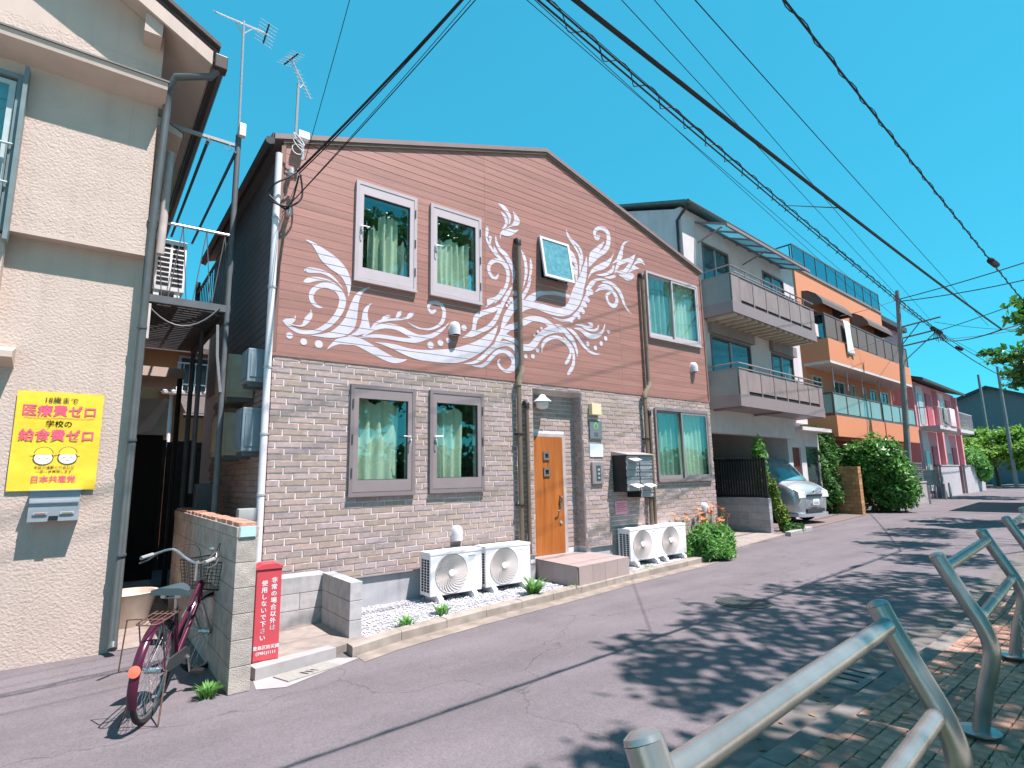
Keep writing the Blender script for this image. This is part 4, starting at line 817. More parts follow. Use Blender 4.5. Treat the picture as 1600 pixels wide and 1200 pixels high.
# poster
po=thing('poster','yellow poster with pink Japanese lettering on the beige wall','poster',(-.23,7.125,2.08))
NP=14; vs=[]
px0,px1,pz0,pz1=-.565,.108,1.603,2.563
rg=random.Random(2)
for j in range(NP+1):
    for i in range(9):
        u,v=i/8,j/NP; vs.append((px0+(px1-px0)*u,7.108-.003*math.sin(9*v+2*u)-.002*math.sin(5*u*3),pz0+(pz1-pz0)*v))
obj('sheet',MB().add(vs,[(j*9+i,j*9+i+1,(j+1)*9+i+1,(j+1)*9+i) for j in range(NP) for i in range(8)]).join(MB().box(px0+.01,px1-.01,7.116,7.128,pz0+.01,pz1-.01)),mat('poster_yellow',(.80,.56,.04),.55,var=.06,scale=6,bump=.5,bscale=5,dist=.02),po,True,smooth=2)
M_pk=mat('poster_pink',(.80,.10,.20),.6); M_ink=mat('poster_ink',(.06,.05,.04),.6)
def ptext(s,size,z,m,off=0,x=-.228,sx=1): text('lettering',s,size,m,po,onwall(x,7.1015,z),bold=off,sx=sx)
ptext('18歳まで',.068,2.46,M_ink,.0007); ptext('医療費ゼロ',.118,2.335,M_pk,.0028); ptext('学校の',.07,2.225,M_ink,.0007); ptext('給食費ゼロ',.118,2.095,M_pk,.0028)
ptext('市民の運動と力あわせ',.031,1.815,M_ink); ptext('一歩一歩実現します',.031,1.775,M_ink); ptext('日本共産党',.07,1.685,M_pk,.0015)
wv=MB()
for i in range(56):
    x=-.50+i*.0097; z=2.305+.004*math.sin(i*1.2); wv.box(x,x+.0098,7.1010,7.1015,z,z+.004)
obj('wavy_line',wv,M_pk,po,True,kind='stuff')
for q,(cx,cz) in enumerate(((-.32,1.93),(-.135,1.935))):
    fc=lambda rx_,rz_,z_,y,m,nm,a0=0,a1=6.2832: obj(nm,MB().flat([(cx+rx_*math.cos(a0+(a1-a0)*i/20),cz+z_+rz_*math.sin(a0+(a1-a0)*i/20)) for i in range(21)][:20 if a1>6 else 21],y),m,po,True,fix=False)
    fc(.078,.066,-.014,7.1024,M_ink,'child_hair'); fc(.070,.058,-.018,7.1019,mat('poster_white',(.82,.78,.72),.6),'child_face')
    fc(.074,.070,.022,7.1014,M_ink,'hat_outline',0,math.pi); fc(.068,.064,.023,7.1009,mat('poster_hat',(.83,.60,.05),.6),'child_hat',0,math.pi)
    obj('hat_brim',MB().box(cx-.1,cx+.1,7.1004,7.1008,cz+.018,cz+.027),mat('poster_hat',(0,0,0)),po,True)
    for sx_ in (-.028,.028): obj('eye',MB().box(cx+sx_-.008,cx+sx_+.008,7.1012,7.1016,cz-.020,cz-.014),M_ink,po,True)
    obj('mouth',MB().box(cx-.014,cx+.014,7.1012,7.1016,cz-.046,cz-.041),M_pk,po,True)
# letterbox on the beige wall
mb_=thing('letterbox','grey steel letterbox on the beige wall below the yellow poster','letterbox',(-.19,7.06,1.44))
M_mbx=mat('letterbox_grey',(.33,.345,.37),.4,metal=.35,var=.06)
obj('body',MB().prism([(6.97,1.315),(7.128,1.315),(7.128,1.60),(6.995,1.60)],-.38,.0,'x'),M_mbx,mb_,True)
obj('flap',MB().box(-.375,-.005,6.962,6.97,1.49,1.52,c=.003).box(-.386,.006,6.96,7.129,1.601,1.61),mat('letterbox_pale',(.46,.48,.52),.35,metal=.3),mb_,True)
for x,m in ((-.29,mat('slot_rust',(.35,.12,.07),.6)),(-.09,mat('slot_olive',(.2,.22,.12),.6))):
    obj('slot_trim',MB().box(x-.055,x+.055,6.961,6.969,1.375,1.40,c=.004),mat('letterbox_pale',(0,0,0)),mb_,True); obj('slot',MB().box(x-.04,x+.04,6.958,6.9605,1.381,1.394),m,mb_,True)
obj('latch',MB().box(-.225,-.155,6.955,6.969,1.325,1.365,c=.003),M_black,mb_,True)
# ---------------------------------------------------------------- alley
F=thing('steel_balcony','grey steel pipe balcony and washing frame between the two houses','balcony',(1.0,7.65,0))
YF=7.65
obj('post',MB().tube([(1.30,YF,1.0),(1.29,YF,6.25)],.036,10),M_greysteel,F,True,smooth=True)
obj('post',MB().tube([(1.30,YF,-.02),(1.30,YF,1.0)],.036,10),M_greysteel,F,True,smooth=True)
obj('post',MB().tube([(1.20,8.9,1.5),(1.20,8.9,3.8)],.03,8),M_greysteel,F,True,smooth=True)
obj('post',MB().tube([(1.30,10.4,0),(1.29,10.4,5.0)],.036,10),M_greysteel,F,True,smooth=True)
obj('edge_beam',MB().box(.40,1.33,YF-.03,YF+.03,3.78,3.87),M_greysteel,F,True)
fl_=MB()
for i in range(24): fl_.box(.40,1.30,YF+.05+i*.115,YF+.13+i*.115,3.80,3.83)
obj('floor_slats',fl_,mat('dark_steel',(.06,.065,.07),.6),F,True,kind='stuff')
for x in (.42,1.28): obj('floor_beam',MB().box(x-.03,x+.03,YF+.031,10.4,3.72,3.799),mat('dark_steel',(0,0,0)),F,True)
obj('top_rail',MB().tube([(.40,YF,4.80),(1.29,YF,4.82)],.02,8),M_steel,F,True,smooth=True)
for i,x in enumerate((.47,.73,.99,1.2)):
    obj('brace_wire',MB().tube([(x+.01,YF,4.8),(x-.09,YF,3.87)],.006,5).tube([(x+.01,YF,4.8),(x+.10,YF,3.87)],.006,5),M_greysteel,F,True)
obj('side_rail',MB().tube([(1.29,YF,4.8),(1.29,10.4,4.8)],.02,8),M_greysteel,F,True,smooth=True)
for i in range(16): obj('baluster',MB().tube([(1.29,YF+.16+i*.165,3.83),(1.29,YF+.16+i*.165,4.8)],.008,5),M_greysteel,F,True)
obj('cross_bar',MB().box(.42,1.31,YF-.02,YF+.02,6.08,6.12),M_steel,F,True)
for x in (.62,.92,1.17): obj('hook',MB().tube([(x,YF-.025,6.08),(x+.05,YF-.025,6.03),(x+.02,YF-.025,5.98),(x-.03,YF-.025,6.01)],.006,5),M_steel,F,True)
for x,z in ((.93,6.03),(1.26,5.98)): obj('washing_pole',MB().tube([(x,YF-.05,z),(x-.02,11.2,z)],.02,8),mat('blue_grey_pole',(.07,.10,.14),.4),F,True,smooth=True)
obj('hanging_cable',MB().tube(sag((.42,YF-.04,3.75),(1.20,YF-.04,3.82),.26,10),.010,6),M_greysteel,F,True,smooth=True)
obj('hanger_strap',MB().tube([(1.19,YF-.03,3.6),(1.21,YF-.03,3.2),(1.27,YF-.03,2.75)],.018,6),M_steel,F,True)
obj('control_box',MB().box(.385,.47,7.5,7.58,3.30,3.72,c=.006),mat('box_offwhite',(.52,.5,.48),.5),F,True)
# outdoor unit on the balcony, slotted back towards the street
a5=thing('air_conditioner','white air conditioner with slotted back up on the steel balcony','air conditioner',(.64,8.05,3.84))
obj('casing',MB().box(-.16,.17,-.30,.45,.14,.80,c=.01),M_ac,a5,smooth=True)
sl=MB()
for j in range(9):
    for i in range(2): sl.box(-.13+i*.15,-.005+i*.15,-.3035,-.3005,.20+j*.062,.24+j*.062)
obj('slots',sl,M_dark,a5,kind='stuff'); 
for x in (-.12,.10): obj('foot',MB().box(x-.03,x+.03,-.28,.42,-.005,.139),M_foot,a5)
obj('pipe_cover',MB().tube([(-.19,-.2,.1),(-.19,-.2,1.3)],.04,8),mat('old_white_pipe',(0,0,0)),a5,smooth=True)
# units and meters on the alley side of the brown house
def wallunit(name,label,cat,x0,y0,y1,z0,z1,m,lid=True):
    t=thing(name,label,cat,((x0+1.69)/2,(y0+y1)/2,z0)); obj('case',MB().box(x0,1.685,y0,y1,z0,z1,c=.012),m,t,True)
    for yy in (y0+.04,y1-.07): obj('bracket',MB().box(x0+.02,1.698,yy,yy+.03,z0-.05,z0-.001),M_greysteel,t,True)
    if lid: obj('door_panel',MB().box(x0-.012,x0-.001,y0+.05,y1-.05,z0+.05,z1-.05,c=.004),m,t,True); obj('end_panel',MB().box(x0+.03,1.66,y0-.01,y0-.001,z0+.06,z1-.06,c=.003),m,t,True)
    return t
M_olive=mat('aged_ivory',(.42,.38,.28),.6,var=.1,grunge=.2); M_blueg=mat('blue_grey_steel',(.19,.25,.29),.45,var=.08)
wallunit('wall_air_conditioner','ivory air conditioner on the alley wall, upper one','air conditioner',1.36,7.75,8.55,2.72,3.28,M_olive)
wallunit('wall_air_conditioner','ivory air conditioner on the alley wall, lower one','air conditioner',1.36,7.75,8.55,1.98,2.52,M_olive)
wallunit('water_heater','blue grey heater box on the alley wall behind the white downpipe','heater',1.44,7.1,7.5,2.0,2.52,M_blueg)
wallunit('meter_box','small blue grey meter box high on the alley wall','meter box',1.46,7.1,7.45,2.83,3.24,M_blueg)
t=thing('steel_cabinet','grey steel cabinet standing behind the alley block wall','cabinet',(1.38,8.9,0))
obj('case',MB().box(-.13,.12,-.12,.12,0,1.63,c=.01),M_greysteel,t); obj('door_panel',MB().box(-.11,.10,-.128,-.1205,.9,1.58,c=.003),M_greysteel,t)
gm=thing('gas_meter','grey gas meter behind the block wall near the white downpipe','gas meter',(1.47,6.75,.9))
obj('body',MB().box(-.10,.10,-.07,.07,.32,.46,c=.02),mat('meter_grey',(.34,.35,.34),.5),gm,smooth=True); obj('pipe',MB().tube([(-.06,0,.34),(-.06,0,-.88)],.018,8).tube([(.06,0,.34),(.06,0,-.88)],.018,8),mat('meter_grey',(0,0,0)),gm,smooth=True)
# things at the far end of the alley
bh=thing('orange_back_house','orange stucco house closing the far end of the alley','house',(2,17.8,0))
M_org=mat('orange_stucco',(.56,.235,.115),.9,var=.06,scale=5,bump=.5,bscale=50,dist=.01)
obj('wall',MB().box(-3,6,18.0,18.3,0,5.4),M_org,bh,True)
obj('roof',MB().prism([(17.4,5.2),(21,7.0),(21,7.15),(17.4,5.35)],-3.4,6.4,'x'),mat('roof_tile_dark',(0,0,0)),bh,True)
wd=obj('window',frame_rect(1.9,3.0,4.15,5.2,.06,17.93,18.0),M_alu,bh,True); obj('pane',MB().box(1.96,2.94,17.955,17.965,4.21,5.14),mat('dark_glass',(.05,.08,.09),.08,spec=.8),wd,True)
obj('railing',MB().box(1.85,3.05,17.8,17.83,4.95,4.99).box(1.85,3.05,17.8,17.83,4.35,4.38),M_white,bh,True)
for i in range(9): obj('baluster',MB().box(1.86+i*.145,1.875+i*.145,17.8,17.82,4.1,4.95),M_white,bh,True)
tl=MB().prism([(17.4,4.0),(18.0,4.12),(18.0,4.16),(17.4,4.04)],1.5,3.2,'x'); obj('tile_ledge',tl,mat('roof_tile_dark',(0,0,0)),bh,True)
for i in range(8): obj('ledge_tile',MB().tube([(1.6+i*.2,17.42,4.07),(1.6+i*.2,17.95,4.18)],.05,8),M_white,bh,True,smooth=True)
obj('wall_pipe',MB().tube([(1.78,17.9,4.1),(1.78,17.9,2.6)],.05,8),M_white,bh,True)
df=thing('dark_board_fence','dark brown board fence across the end of the alley','fence',(1.0,13.0,0))
for i in range(14): obj('board',MB().box(-.62+i*.15,-.475+i*.15,-.02,.02,0,2.45+.02*(i%3)),mat('dark_board',(.04,.03,.026),.9,var=.3,scale=6,rnd=.3),df)
sr=thing('lean_to_roof','small dark lean-to roof over the alley back','roof',(2.0,15.2,0))
obj('slab',MB().prism([(14.6,3.15),(16.2,3.75),(16.2,3.83),(14.6,3.23)],1.75,2.9,'x'),mat('roof_tile_dark',(0,0,0)),sr,True); obj('gutter',MB().tube([(1.7,14.55,3.16),(2.9,14.55,3.16)],.05,8),M_cap,sr,True)
obj('post',MB().tube([(2.8,14.7,0),(2.8,14.7,3.2)],.04,8),M_cap,sr,True)
el=thing('beige_lean_to','beige rear porch slab jutting from the side of the beige house','porch',(.7,11.6,0))
obj('slab',MB().box(.36,1.25,10.9,12.4,3.42,3.58),M_beige,el,True); obj('support',MB().tube([(1.2,11.0,0),(1.2,11.0,3.42)],.04,8),M_cap,el,True); obj('screen',MB().box(.40,.44,10.95,12.3,3.58,4.5),mat('brown_screen',(.14,.07,.04),.8),el,True)
wu=thing('window_unit','white cooler unit draped with a loose sheet in the alley','cooler',(.95,12.0,2.05))
obj('case',MB().box(-.28,.18,-.2,.15,.45,1.1,c=.012),mat('unit_white',(.6,.6,.62),.5),wu); obj('sheet',MB().add([(-.35,-.24,.4),(.12,-.24,1.12),(.2,-.24,1.1),(.02,-.23,.66),(-.05,-.25,.52),(-.22,-.24,.47)],[(0,1,2,3),(0,3,4,5)]),M_white,wu,fix=False); obj('stand',MB().box(-.25,.15,-.15,.1,-2.05,.449),M_dark,wu)
tb=thing('tub','pale concrete planter tub at the alley entrance behind the bicycle','planter',(.55,8.3,0))
obj('tub',MB().lathe([(.20,0),(.30,.36),(.31,.38),(.27,.38),(.25,.32),(.0,.3)],n=20),mat('tub_concrete',(.55,.47,.40),.85,grunge=.2),tb,smooth=True)
struct('alley_concrete',MB().sheet([(.37,7.15),(1.05,7.15),(1.05,13),(.37,13)],.006),mat('landing_concrete',(0,0,0)))
# ---------------------------------------------------------------- bicycle
bk=thing('bicycle','old maroon city bicycle with black basket leaning by the block wall','bicycle',(.50,4.97,0),R(65.5)); bk.rotation_euler=(R(3.5),0,R(65.5))
M_mar=mat('maroon_paint',(.085,.012,.036),.25,metal=.3,var=.1,spec=.6); M_tyre=mat('tyre_rubber',(.022,.022,.024),.8); M_chr=mat('worn_chrome',(.55,.55,.55),.25,metal=.9,var=.15,scale=30); M_rust=mat('rusty_wire',(.11,.06,.045),.7,var=.3,scale=40)
def torus(R0,r0,n=40,k=8): return [(R0,r0,n,k)]
def ring(c,R0,r0,n=44,k=8,ax=(0,1,0)):
    pts=[(c[0]+R0*math.cos(2*math.pi*i/n),c[1],c[2]+R0*math.sin(2*math.pi*i/n)) for i in range(n+1)]
    return MB().tube(pts,r0,k,cap=False)
def wheel(parent,c,T=None):
    T=T or Matrix.Identity(4)
    w=obj('wheel',ring(c,.322,.019).xf(T),M_tyre,parent,smooth=True)
    obj('rim',ring(c,.297,.011,k=6).xf(T),M_chr,w,smooth=True)
    obj('hub',MB().tube([(c[0],c[1]-.055,c[2]),(c[0],c[1]+.055,c[2])],.022,10).xf(T),M_chr,w,smooth=True)
    s=MB()
    for i in range(32):
        a=2*math.pi*i/32; a2=a+(.5 if i%4<2 else -.5); y=.035 if i%2 else -.035
        s.tube([(c[0]+.02*math.cos(a2),c[1]+y,c[2]+.02*math.sin(a2)),(c[0]+.295*math.cos(a),c[1],c[2]+.295*math.sin(a))],.0016,3,cap=False)
    obj('spokes',s.xf(T),M_chr,w,kind='stuff',fix=False); return w
def fender(parent,c,a0,a1,m,T=None):
    n=20;vs=[]
    for i in range(n+1):
        a=a0+(a1-a0)*i/n
        for y,rr_ in ((-.032,.338),(-.02,.352),(0,.357),(.02,.352),(.032,.338)): vs.append((c[0]+rr_*math.cos(a),c[1]+y,c[2]+rr_*math.sin(a)))
    mb=MB().add(vs,[(i*5+j,i*5+j+1,(i+1)*5+j+1,(i+1)*5+j) for i in range(n) for j in range(4)])
    if T: mb.xf(T)
    return obj('mudguard',mb,m,parent,smooth=2)
WB=1.08; RC=(0,0,.335); FC=(WB,0,.335)
steer=Matrix.Translation((WB-.1,0,0))@Matrix.Rotation(R(-22),4,'Z')@Matrix.Translation((-(WB-.1),0,0))
wheel(bk,RC); wheel(bk,FC,steer)
fender(bk,RC,R(40),R(205),M_mar); fender(bk,FC,R(20),R(150),M_chr,steer)
fr_=MB(); bb=(.47,0,.29); st_top=(.30,0,.70); ht=(.86,0,.80); hb_=(.90,0,.66)
fr_.tube([hb_,(.66,0,.44),(.52,0,.33),bb],.020,10).tube([ht,(.62,0,.60),(.40,0,.47)],.017,10).tube([bb,st_top],.017,10)
for y in (-.055,.055): fr_.tube([(.0,y,.335),(.25,y*.6,.31),bb],.010,8).tube([(.0,y,.335),(.16,y*.5,.53),(.305,y*.2,.66)],.009,8)
fr_.tube([hb_,ht],.024,10)
obj('frame',fr_,M_mar,bk,smooth=True)
obj('fork',MB().tube([(.905,0,.66),(.93,.05,.60),(.99,.055,.48),(1.08,.055,.335)],.012,8).tube([(.905,0,.66),(.93,-.05,.60),(.99,-.055,.48),(1.08,-.055,.335)],.012,8).xf(steer),M_chr,bk,smooth=True)
hbr=obj('handlebar',MB().tube(cr([(.57,.30,1.01),(.70,.29,1.03),(.80,.21,1.06),(.85,.10,.98),(.86,0,.95),(.85,-.10,.98),(.80,-.21,1.06),(.70,-.29,1.03),(.57,-.30,1.01)],4),.011,8).tube([(.87,0,.80),(.86,0,.97)],.014,8).xf(steer),M_chr,bk,smooth=True)
for s_ in (-1,1):
    obj('grip',MB().tube([(.555,.30*s_,1.008),(.67,.292*s_,1.026)],.017,8).xf(steer),mat('grip_grey',(.28,.28,.27),.7),hbr,smooth=True)
    obj('brake_lever',MB().tube([(.72,.30*s_,1.02),(.66,.32*s_,.98),(.57,.32*s_,.965)],.006,6).xf(steer),M_chr,hbr,smooth=True)
obj('bell',MB().lathe([(0,.02),(.02,.015),(.026,0),(.02,-.005),(0,-.005)],(.80,-.17,1.085)).xf(steer),M_chr,hbr,smooth=True)
for k,(a,b,c) in enumerate((((.72,.29,1.03),(.98,.12,1.08),(.95,.0,.72)),((.72,-.29,1.03),(.98,-.1,1.1),(.93,0,.62)))): obj('brake_cable',MB().tube(cr([a,b,c],8),.003,4).xf(steer),M_wire,hbr)
sd=obj('saddle',MB().add([],[]).join((lambda m:m)(MB())),M_black,bk) if False else None
sv=[];N=10
for i in range(N+1):
    u=i/N; x=.10+.27*u; wd=(.118*math.cos(u*1.25)**1.0+.012) if u<1 else .02; zt=.862+.018*(1-u)**2+.012*u
    for y,dz in ((-1,-.055),(-.95,-.02),(-.6,-.004),(0,-.004),(.6,-.004),(.95,-.02),(1,-.055)): sv.append((x,wd*y,zt+dz))
fs=[(i*7+j,i*7+j+1,(i+1)*7+j+1,(i+1)*7+j) for i in range(N) for j in range(6)]+[tuple(range(7)),tuple(N*7+j for j in range(7))]
sd=obj('saddle',MB().add(sv,fs),mat('saddle_teal',(.055,.085,.095),.5,var=.1),bk,smooth=True)
obj('seat_post',MB().tube([(.305,0,.66),(.262,0,.83)],.012,8),M_chr,sd)
obj('saddle_spring',MB().tube([(.15,.05,.80),(.15,.05,.845)],.02,8).tube([(.15,-.05,.80),(.15,-.05,.845)],.02,8).tube([(.14,.06,.80),(.14,-.06,.80),(.30,0,.80)],.005,5),M_chr,sd)
bs=MB(); bx=[(.93,.17,.72),(1.20,.14,.72),(1.20,-.14,.72),(.93,-.17,.72)]; bt=[(.90,.21,.96),(1.27,.18,.96),(1.27,-.18,.96),(.90,-.21,.96)]
def P3(a,b,u): return tuple(a[i]+(b[i]-a[i])*u for i in range(3))
for q in (bx,bt): bs.tube(q+[q[0]],.006,5)
for h in range(1,8):
    q=[P3(bx[i],bt[i],h/8) for i in range(4)]; bs.tube(q+[q[0]],.0025,3)
for i in range(4):
    for u in range(10): bs.tube([P3(bx[i],bx[(i+1)%4],u/10),P3(bt[i],bt[(i+1)%4],u/10)],.0025,3)
for u in range(8): bs.tube([P3(bx[0],bx[1],u/8),P3(bx[3],bx[2],u/8)],.0025,3)
obj('basket',bs.xf(steer),M_black,bk)
rk=MB()
rk.tube(cr([(.26,.04,.68),(.16,.07,.705),(-.20,.07,.705),(-.27,.05,.705),(-.28,0,.705),(-.27,-.05,.705),(-.20,-.07,.705),(.16,-.07,.705),(.26,-.04,.68)],3),.006,5)
for y in (-.035,0,.035): rk.tube([(.2,y,.707),(-.275,y,.707)],.004,4)
for x in (.05,-.12): rk.tube([(x,-.07,.707),(x,.07,.707)],.004,4)
obj('rear_rack',rk,M_rust,bk)
obj('rack_stay',MB().tube([(-.18,.075,.70),(0,.075,.34)],.005,5).tube([(-.18,-.075,.70),(0,-.075,.34)],.005,5),M_rust,bk)
obj('kickstand',MB().tube([(0,.085,.335),(-.13,.12,.015),(-.13,-.12,.015),(0,-.085,.335)],.007,6),M_rust,bk)
obj('side_frame',MB().tube([(-.10,.18,.70),(-.10,.185,.36),(0,.09,.33)],.005,5).tube([(-.10,.07,.705),(-.10,.18,.70)],.005,5),M_rust,bk)
obj('chain_guard',MB().prism([(.0,.32),(.05,.385),(.46,.37),(.55,.33),(.55,.27),(.48,.23),(.40,.27),(.05,.30)],-.075,-.06,'y'),mat('guard_grey',(.10,.10,.105),.4,metal=.5),bk)
ck=obj('crank',MB().tube([(.47,-.09,.29),(.54,-.095,.16)],.010,6).tube([(.47,.07,.29),(.40,.075,.42)],.010,6).tube([(.47,-.09,.29),(.47,.07,.29)],.016,8),M_chr,bk,smooth=True)
obj('pedal',MB().box(.50,.58,-.20,-.105,.145,.175,c=.006),M_black,ck); obj('pedal',MB().box(.36,.44,.085,.18,.405,.435,c=.006),M_black,ck)
obj('reflector',MB().lathe([(0,.0),(.035,.0),(.038,.008),(0,.014)],n=16).xf(Matrix.Translation((-.345,0,.43))@Matrix.Rotation(R(-75),4,'Y')),mat('reflector_orange',(.70,.16,.09),.25,spec=.6),bk)
obj('head_lamp',MB().lathe([(0,0),(.035,0),(.03,-.06),(.01,-.07)],(0,0,0),ax='x',n=14).xf(steer@Matrix.Translation((1.06,.06,.62))),M_black,bk)
# ---------------------------------------------------------------- grey balcony house
G=thing('grey_house','three storey white house with two grey balconies and carport','house',(12.67,8.65,0),R(4.2))
M_wwall=mat('white_render',(.60,.55,.55),.85,streak=.15,var=.05,scale=3,bump=.2,bscale=60,grunge=.12); M_taupe=mat('taupe_panel',(.27,.215,.205),.6,streak=.22,var=.06,scale=5,grunge=.18); M_taupef=mat('taupe_frame',(.24,.195,.195),.5,var=.04)
M_dglass=mat('dark_window_glass',(.05,.075,.08),.06,var=.3,scale=1.5,spec=.9)
hl=[(1.0,2.55,5.95,8.25),(4.85,6.5,5.95,8.3),(1.08,3.5,3.45,5.5),(4.95,6.65,3.45,5.5)]
w=MB(); rc=[(0,7.4,3.25,9.0)]
for h in hl: rc=rect_minus(rc,h)
for a,b,c,d in rc: w.box(a,b,0,.2,c,d)
w.prism([(.2,3.25),(7,3.25),(7,9.0),(3.4,10.1),(.2,9.0)],0,.2,'x')
obj('wall',w,M_wwall,G)
obj('wall',MB().box(7.2,7.4,.2,7,3.25,9.0).box(.2,7.2,6.8,7,3.25,9.0),M_wwall,G)
obj('floor_slab',MB().box(.2,7.2,.2,6.8,3.1,3.25).box(.2,7.2,.2,6.8,5.75,5.85),M_wwall,G)
rf=obj('roof',MB().prism([(-.25,9.0),(3.4,10.2),(3.4,10.28),(-.25,9.09)],-.12,7.5,'x').prism([(3.4,10.2),(7.2,8.9),(7.2,9.0),(3.4,10.28)],-.12,7.5,'x'),mat('roof_teal',(.10,.15,.155),.5),G)
obj('gutter',MB().tube([(-.12,-.3,9.02),(7.5,-.3,9.02)],.06,8),M_teal,rf,smooth=True); obj('downpipe',MB().tube([(-.02,-.28,8.98),(-.06,-.05,8.75),(-.06,.1,8.6),(-.06,.1,3.2)],.04,8),M_cap,rf,smooth=True)
for i,(a,b,c,d) in enumerate(hl):
    wd=obj('window',frame_rect(a,b,c,d,.06,-.02,.1),mat('bronze_sash',(.13,.12,.12),.4),G); m=(a+b)/2
    obj('pane',MB().box(a+.06,m,.06,.07,c+.06,d-.06),M_dglass,wd); obj('pane',MB().box(m+.04,b-.06,.03,.04,c+.06,d-.06),M_dglass,wd); obj('mullion',MB().box(m,m+.04,.02,.08,c+.06,d-.06),M_alu,wd)
    if i>=2: obj('shutter_box',MB().box(a-.08,b+.08,-.14,-.001,d+.02,d+.36,c=.01),M_taupe,wd)
    obj('curtain',MB().box(a+.2,m-.1,.12,.14,c+.1,d-.1),mat('pale_drape',(.4,.42,.4),.9),wd)
def balcony(zb,zt,zr,ribs):
    b=obj('balcony',MB().box(.70,6.42,-.91,0,zb,zb+.12),M_taupef,G)
    obj('base_band',MB().box(.69,6.43,-.93,-.90,zb-.02,zb+.30).box(.69,.72,-.899,0,zb-.02,zb+.30).box(6.40,6.43,-.899,0,zb-.02,zb+.30),M_taupef,b)
    obj('side_panel',MB().box(.70,.72,-.88,-.02,zb+.302,zt-.03),mat('smoked_panel',(.24,.245,.235),.35,var=.1,scale=2),b); obj('side_panel',MB().box(6.40,6.42,-.88,-.02,zb+.302,zt-.03),mat('smoked_panel',(0,0,0)),b)
    n=7; xs=[.74+.08]+[1.18+i*(6.05-1.18)/6 for i in range(7)]
    obj('corner_panel',MB().box(.72,1.14,-.925,-.90,zb+.302,zt-.03),M_taupe,b); obj('corner_panel',MB().box(6.10,6.40,-.925,-.90,zb+.302,zt-.03),M_taupe,b)
    for i in range(6):
        a=1.18+i*.82; obj('panel',MB().box(a+.05,a+.77,-.918,-.906,zb+.40,zt-.06),M_taupe,b); obj('panel_post',MB().box(a-.03,a+.03,-.925,-.9,zb+.302,zt-.03),M_taupef,b)
    obj('panel_post',MB().box(6.07,6.095,-.925,-.9,zb+.302,zt-.03),M_taupef,b)
    obj('top_rail',MB().box(.69,6.43,-.94,-.89,zt-.03,zt).box(.69,.73,-.889,0,zt-.03,zt),M_taupef,b); obj('hand_rail',MB().tube([(.71,0,zr),(.71,-.915,zr),(6.41,-.915,zr)],.022,8),M_taupef,b,smooth=True)
    for x in (1.6,2.6,3.6,4.6,5.6): obj('rail_post',MB().box(x-.015,x+.015,-.925,-.905,zt,zr-.01),M_taupef,b)
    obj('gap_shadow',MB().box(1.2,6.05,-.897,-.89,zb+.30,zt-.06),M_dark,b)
    if ribs:
        for i in range(14): obj('deck_rib',MB().box(.9+i*.4,1.05+i*.4,-.86,-.05,zb-.07,zb-.001),mat('deck_rib_cream',(.45,.42,.33),.7),b)
    else: [obj('under_beam',MB().box(x,x+.1,-.85,-.02,zb-.06,zb-.001),M_taupef,b) for x in (.95,3.3)]
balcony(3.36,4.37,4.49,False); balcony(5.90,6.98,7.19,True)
cn=obj('canopy',MB().box(.70,6.40,-.96,-.90,8.30,8.38).prism([(-.92,8.34),(0,8.72),(0,8.78),(-.92,8.40)],.70,.76,'x').prism([(-.92,8.34),(0,8.72),(0,8.78),(-.92,8.40)],6.34,6.40,'x'),M_taupef,G)
for i in range(7):
    x=.76+i*.797
    obj('canopy_sheet',MB().prism([(-.90,8.385),(0,8.765),(0,8.772),(-.90,8.392)],x+.02,x+.777,'x'),leaf_mat('canopy_blue',(.22,.48,.56),(.28,.55,.62),.65,.3),cn)
    if i: obj('rafter',MB().prism([(-.90,8.33),(0,8.71),(0,8.76),(-.90,8.38)],x-.015,x+.015,'x'),M_taupef,cn)
for x in (.8,3.5): obj('strut',MB().tube([(x,0,8.15),(x,-.75,8.36)],.025,6),M_taupef,cn)
for z,y in ((8.0,-.6),(5.35,-.55)): obj('laundry_pole',MB().tube([(1.6,y,z-.7),(6.2,y,z-.7)],.018,6),M_alu,G)
for i in range(6):
    x=4.5+i*.22; tag(obj('laundry',MB().box(-.07,.07,-.012,.012,-.5-.08*(i%3),0,c=.008),M_black,loc=tuple(Matrix.Translation((12.67,8.65,0))@Matrix.Rotation(R(4.2),4,'Z')@Vector((x,-.6,7.28)))[:3],rz=R(4.2)),['first','second','third','fourth','fifth','sixth'][i]+' dark garment from the left on the upper grey balcony pole','laundry','clothes on the upper balcony pole')
# ground floor of the grey house
obj('garage_wall',MB().box(.0,.2,0,6.8,0,3.1).box(.2,6.2,5.0,5.2,0,3.1),mat('garage_khaki',(.20,.18,.13),.9,var=.1),G); obj('garage_beam',MB().box(.2,6.3,.0,.25,2.72,3.249),M_wwall,G)
obj('ground_wall',MB().box(6.3,6.5,.3,5,0,3.1).box(6.5,6.62,.3,.45,0,3.1).box(7.32,7.75,.3,.45,0,3.1).box(6.62,7.32,.3,.45,2.45,3.1).box(7.75,8.9,.3,.45,2.5,3.1).box(8.9,9.0,.3,3,0,3.1).box(6.3,9.0,-.2,.299,3.0,3.12),M_wwall,G)
obj('door',MB().box(6.62,7.32,.36,.40,0,2.45),mat('maroon_door',(.16,.04,.03),.4,var=.2,scale=3,sep=(8,8,.6)),G)
dw=obj('window',frame_rect(7.75,8.9,.05,2.5,.06,.32,.42),mat('bronze_sash',(0,0,0)),G); obj('pane',MB().box(7.81,8.84,.37,.38,.11,2.44),M_dglass,dw)
obj('side_window',MB().box(.9,3.6,4.97,4.999,1.5,2.6),mat('khaki_panel',(.22,.20,.12),.7),G)
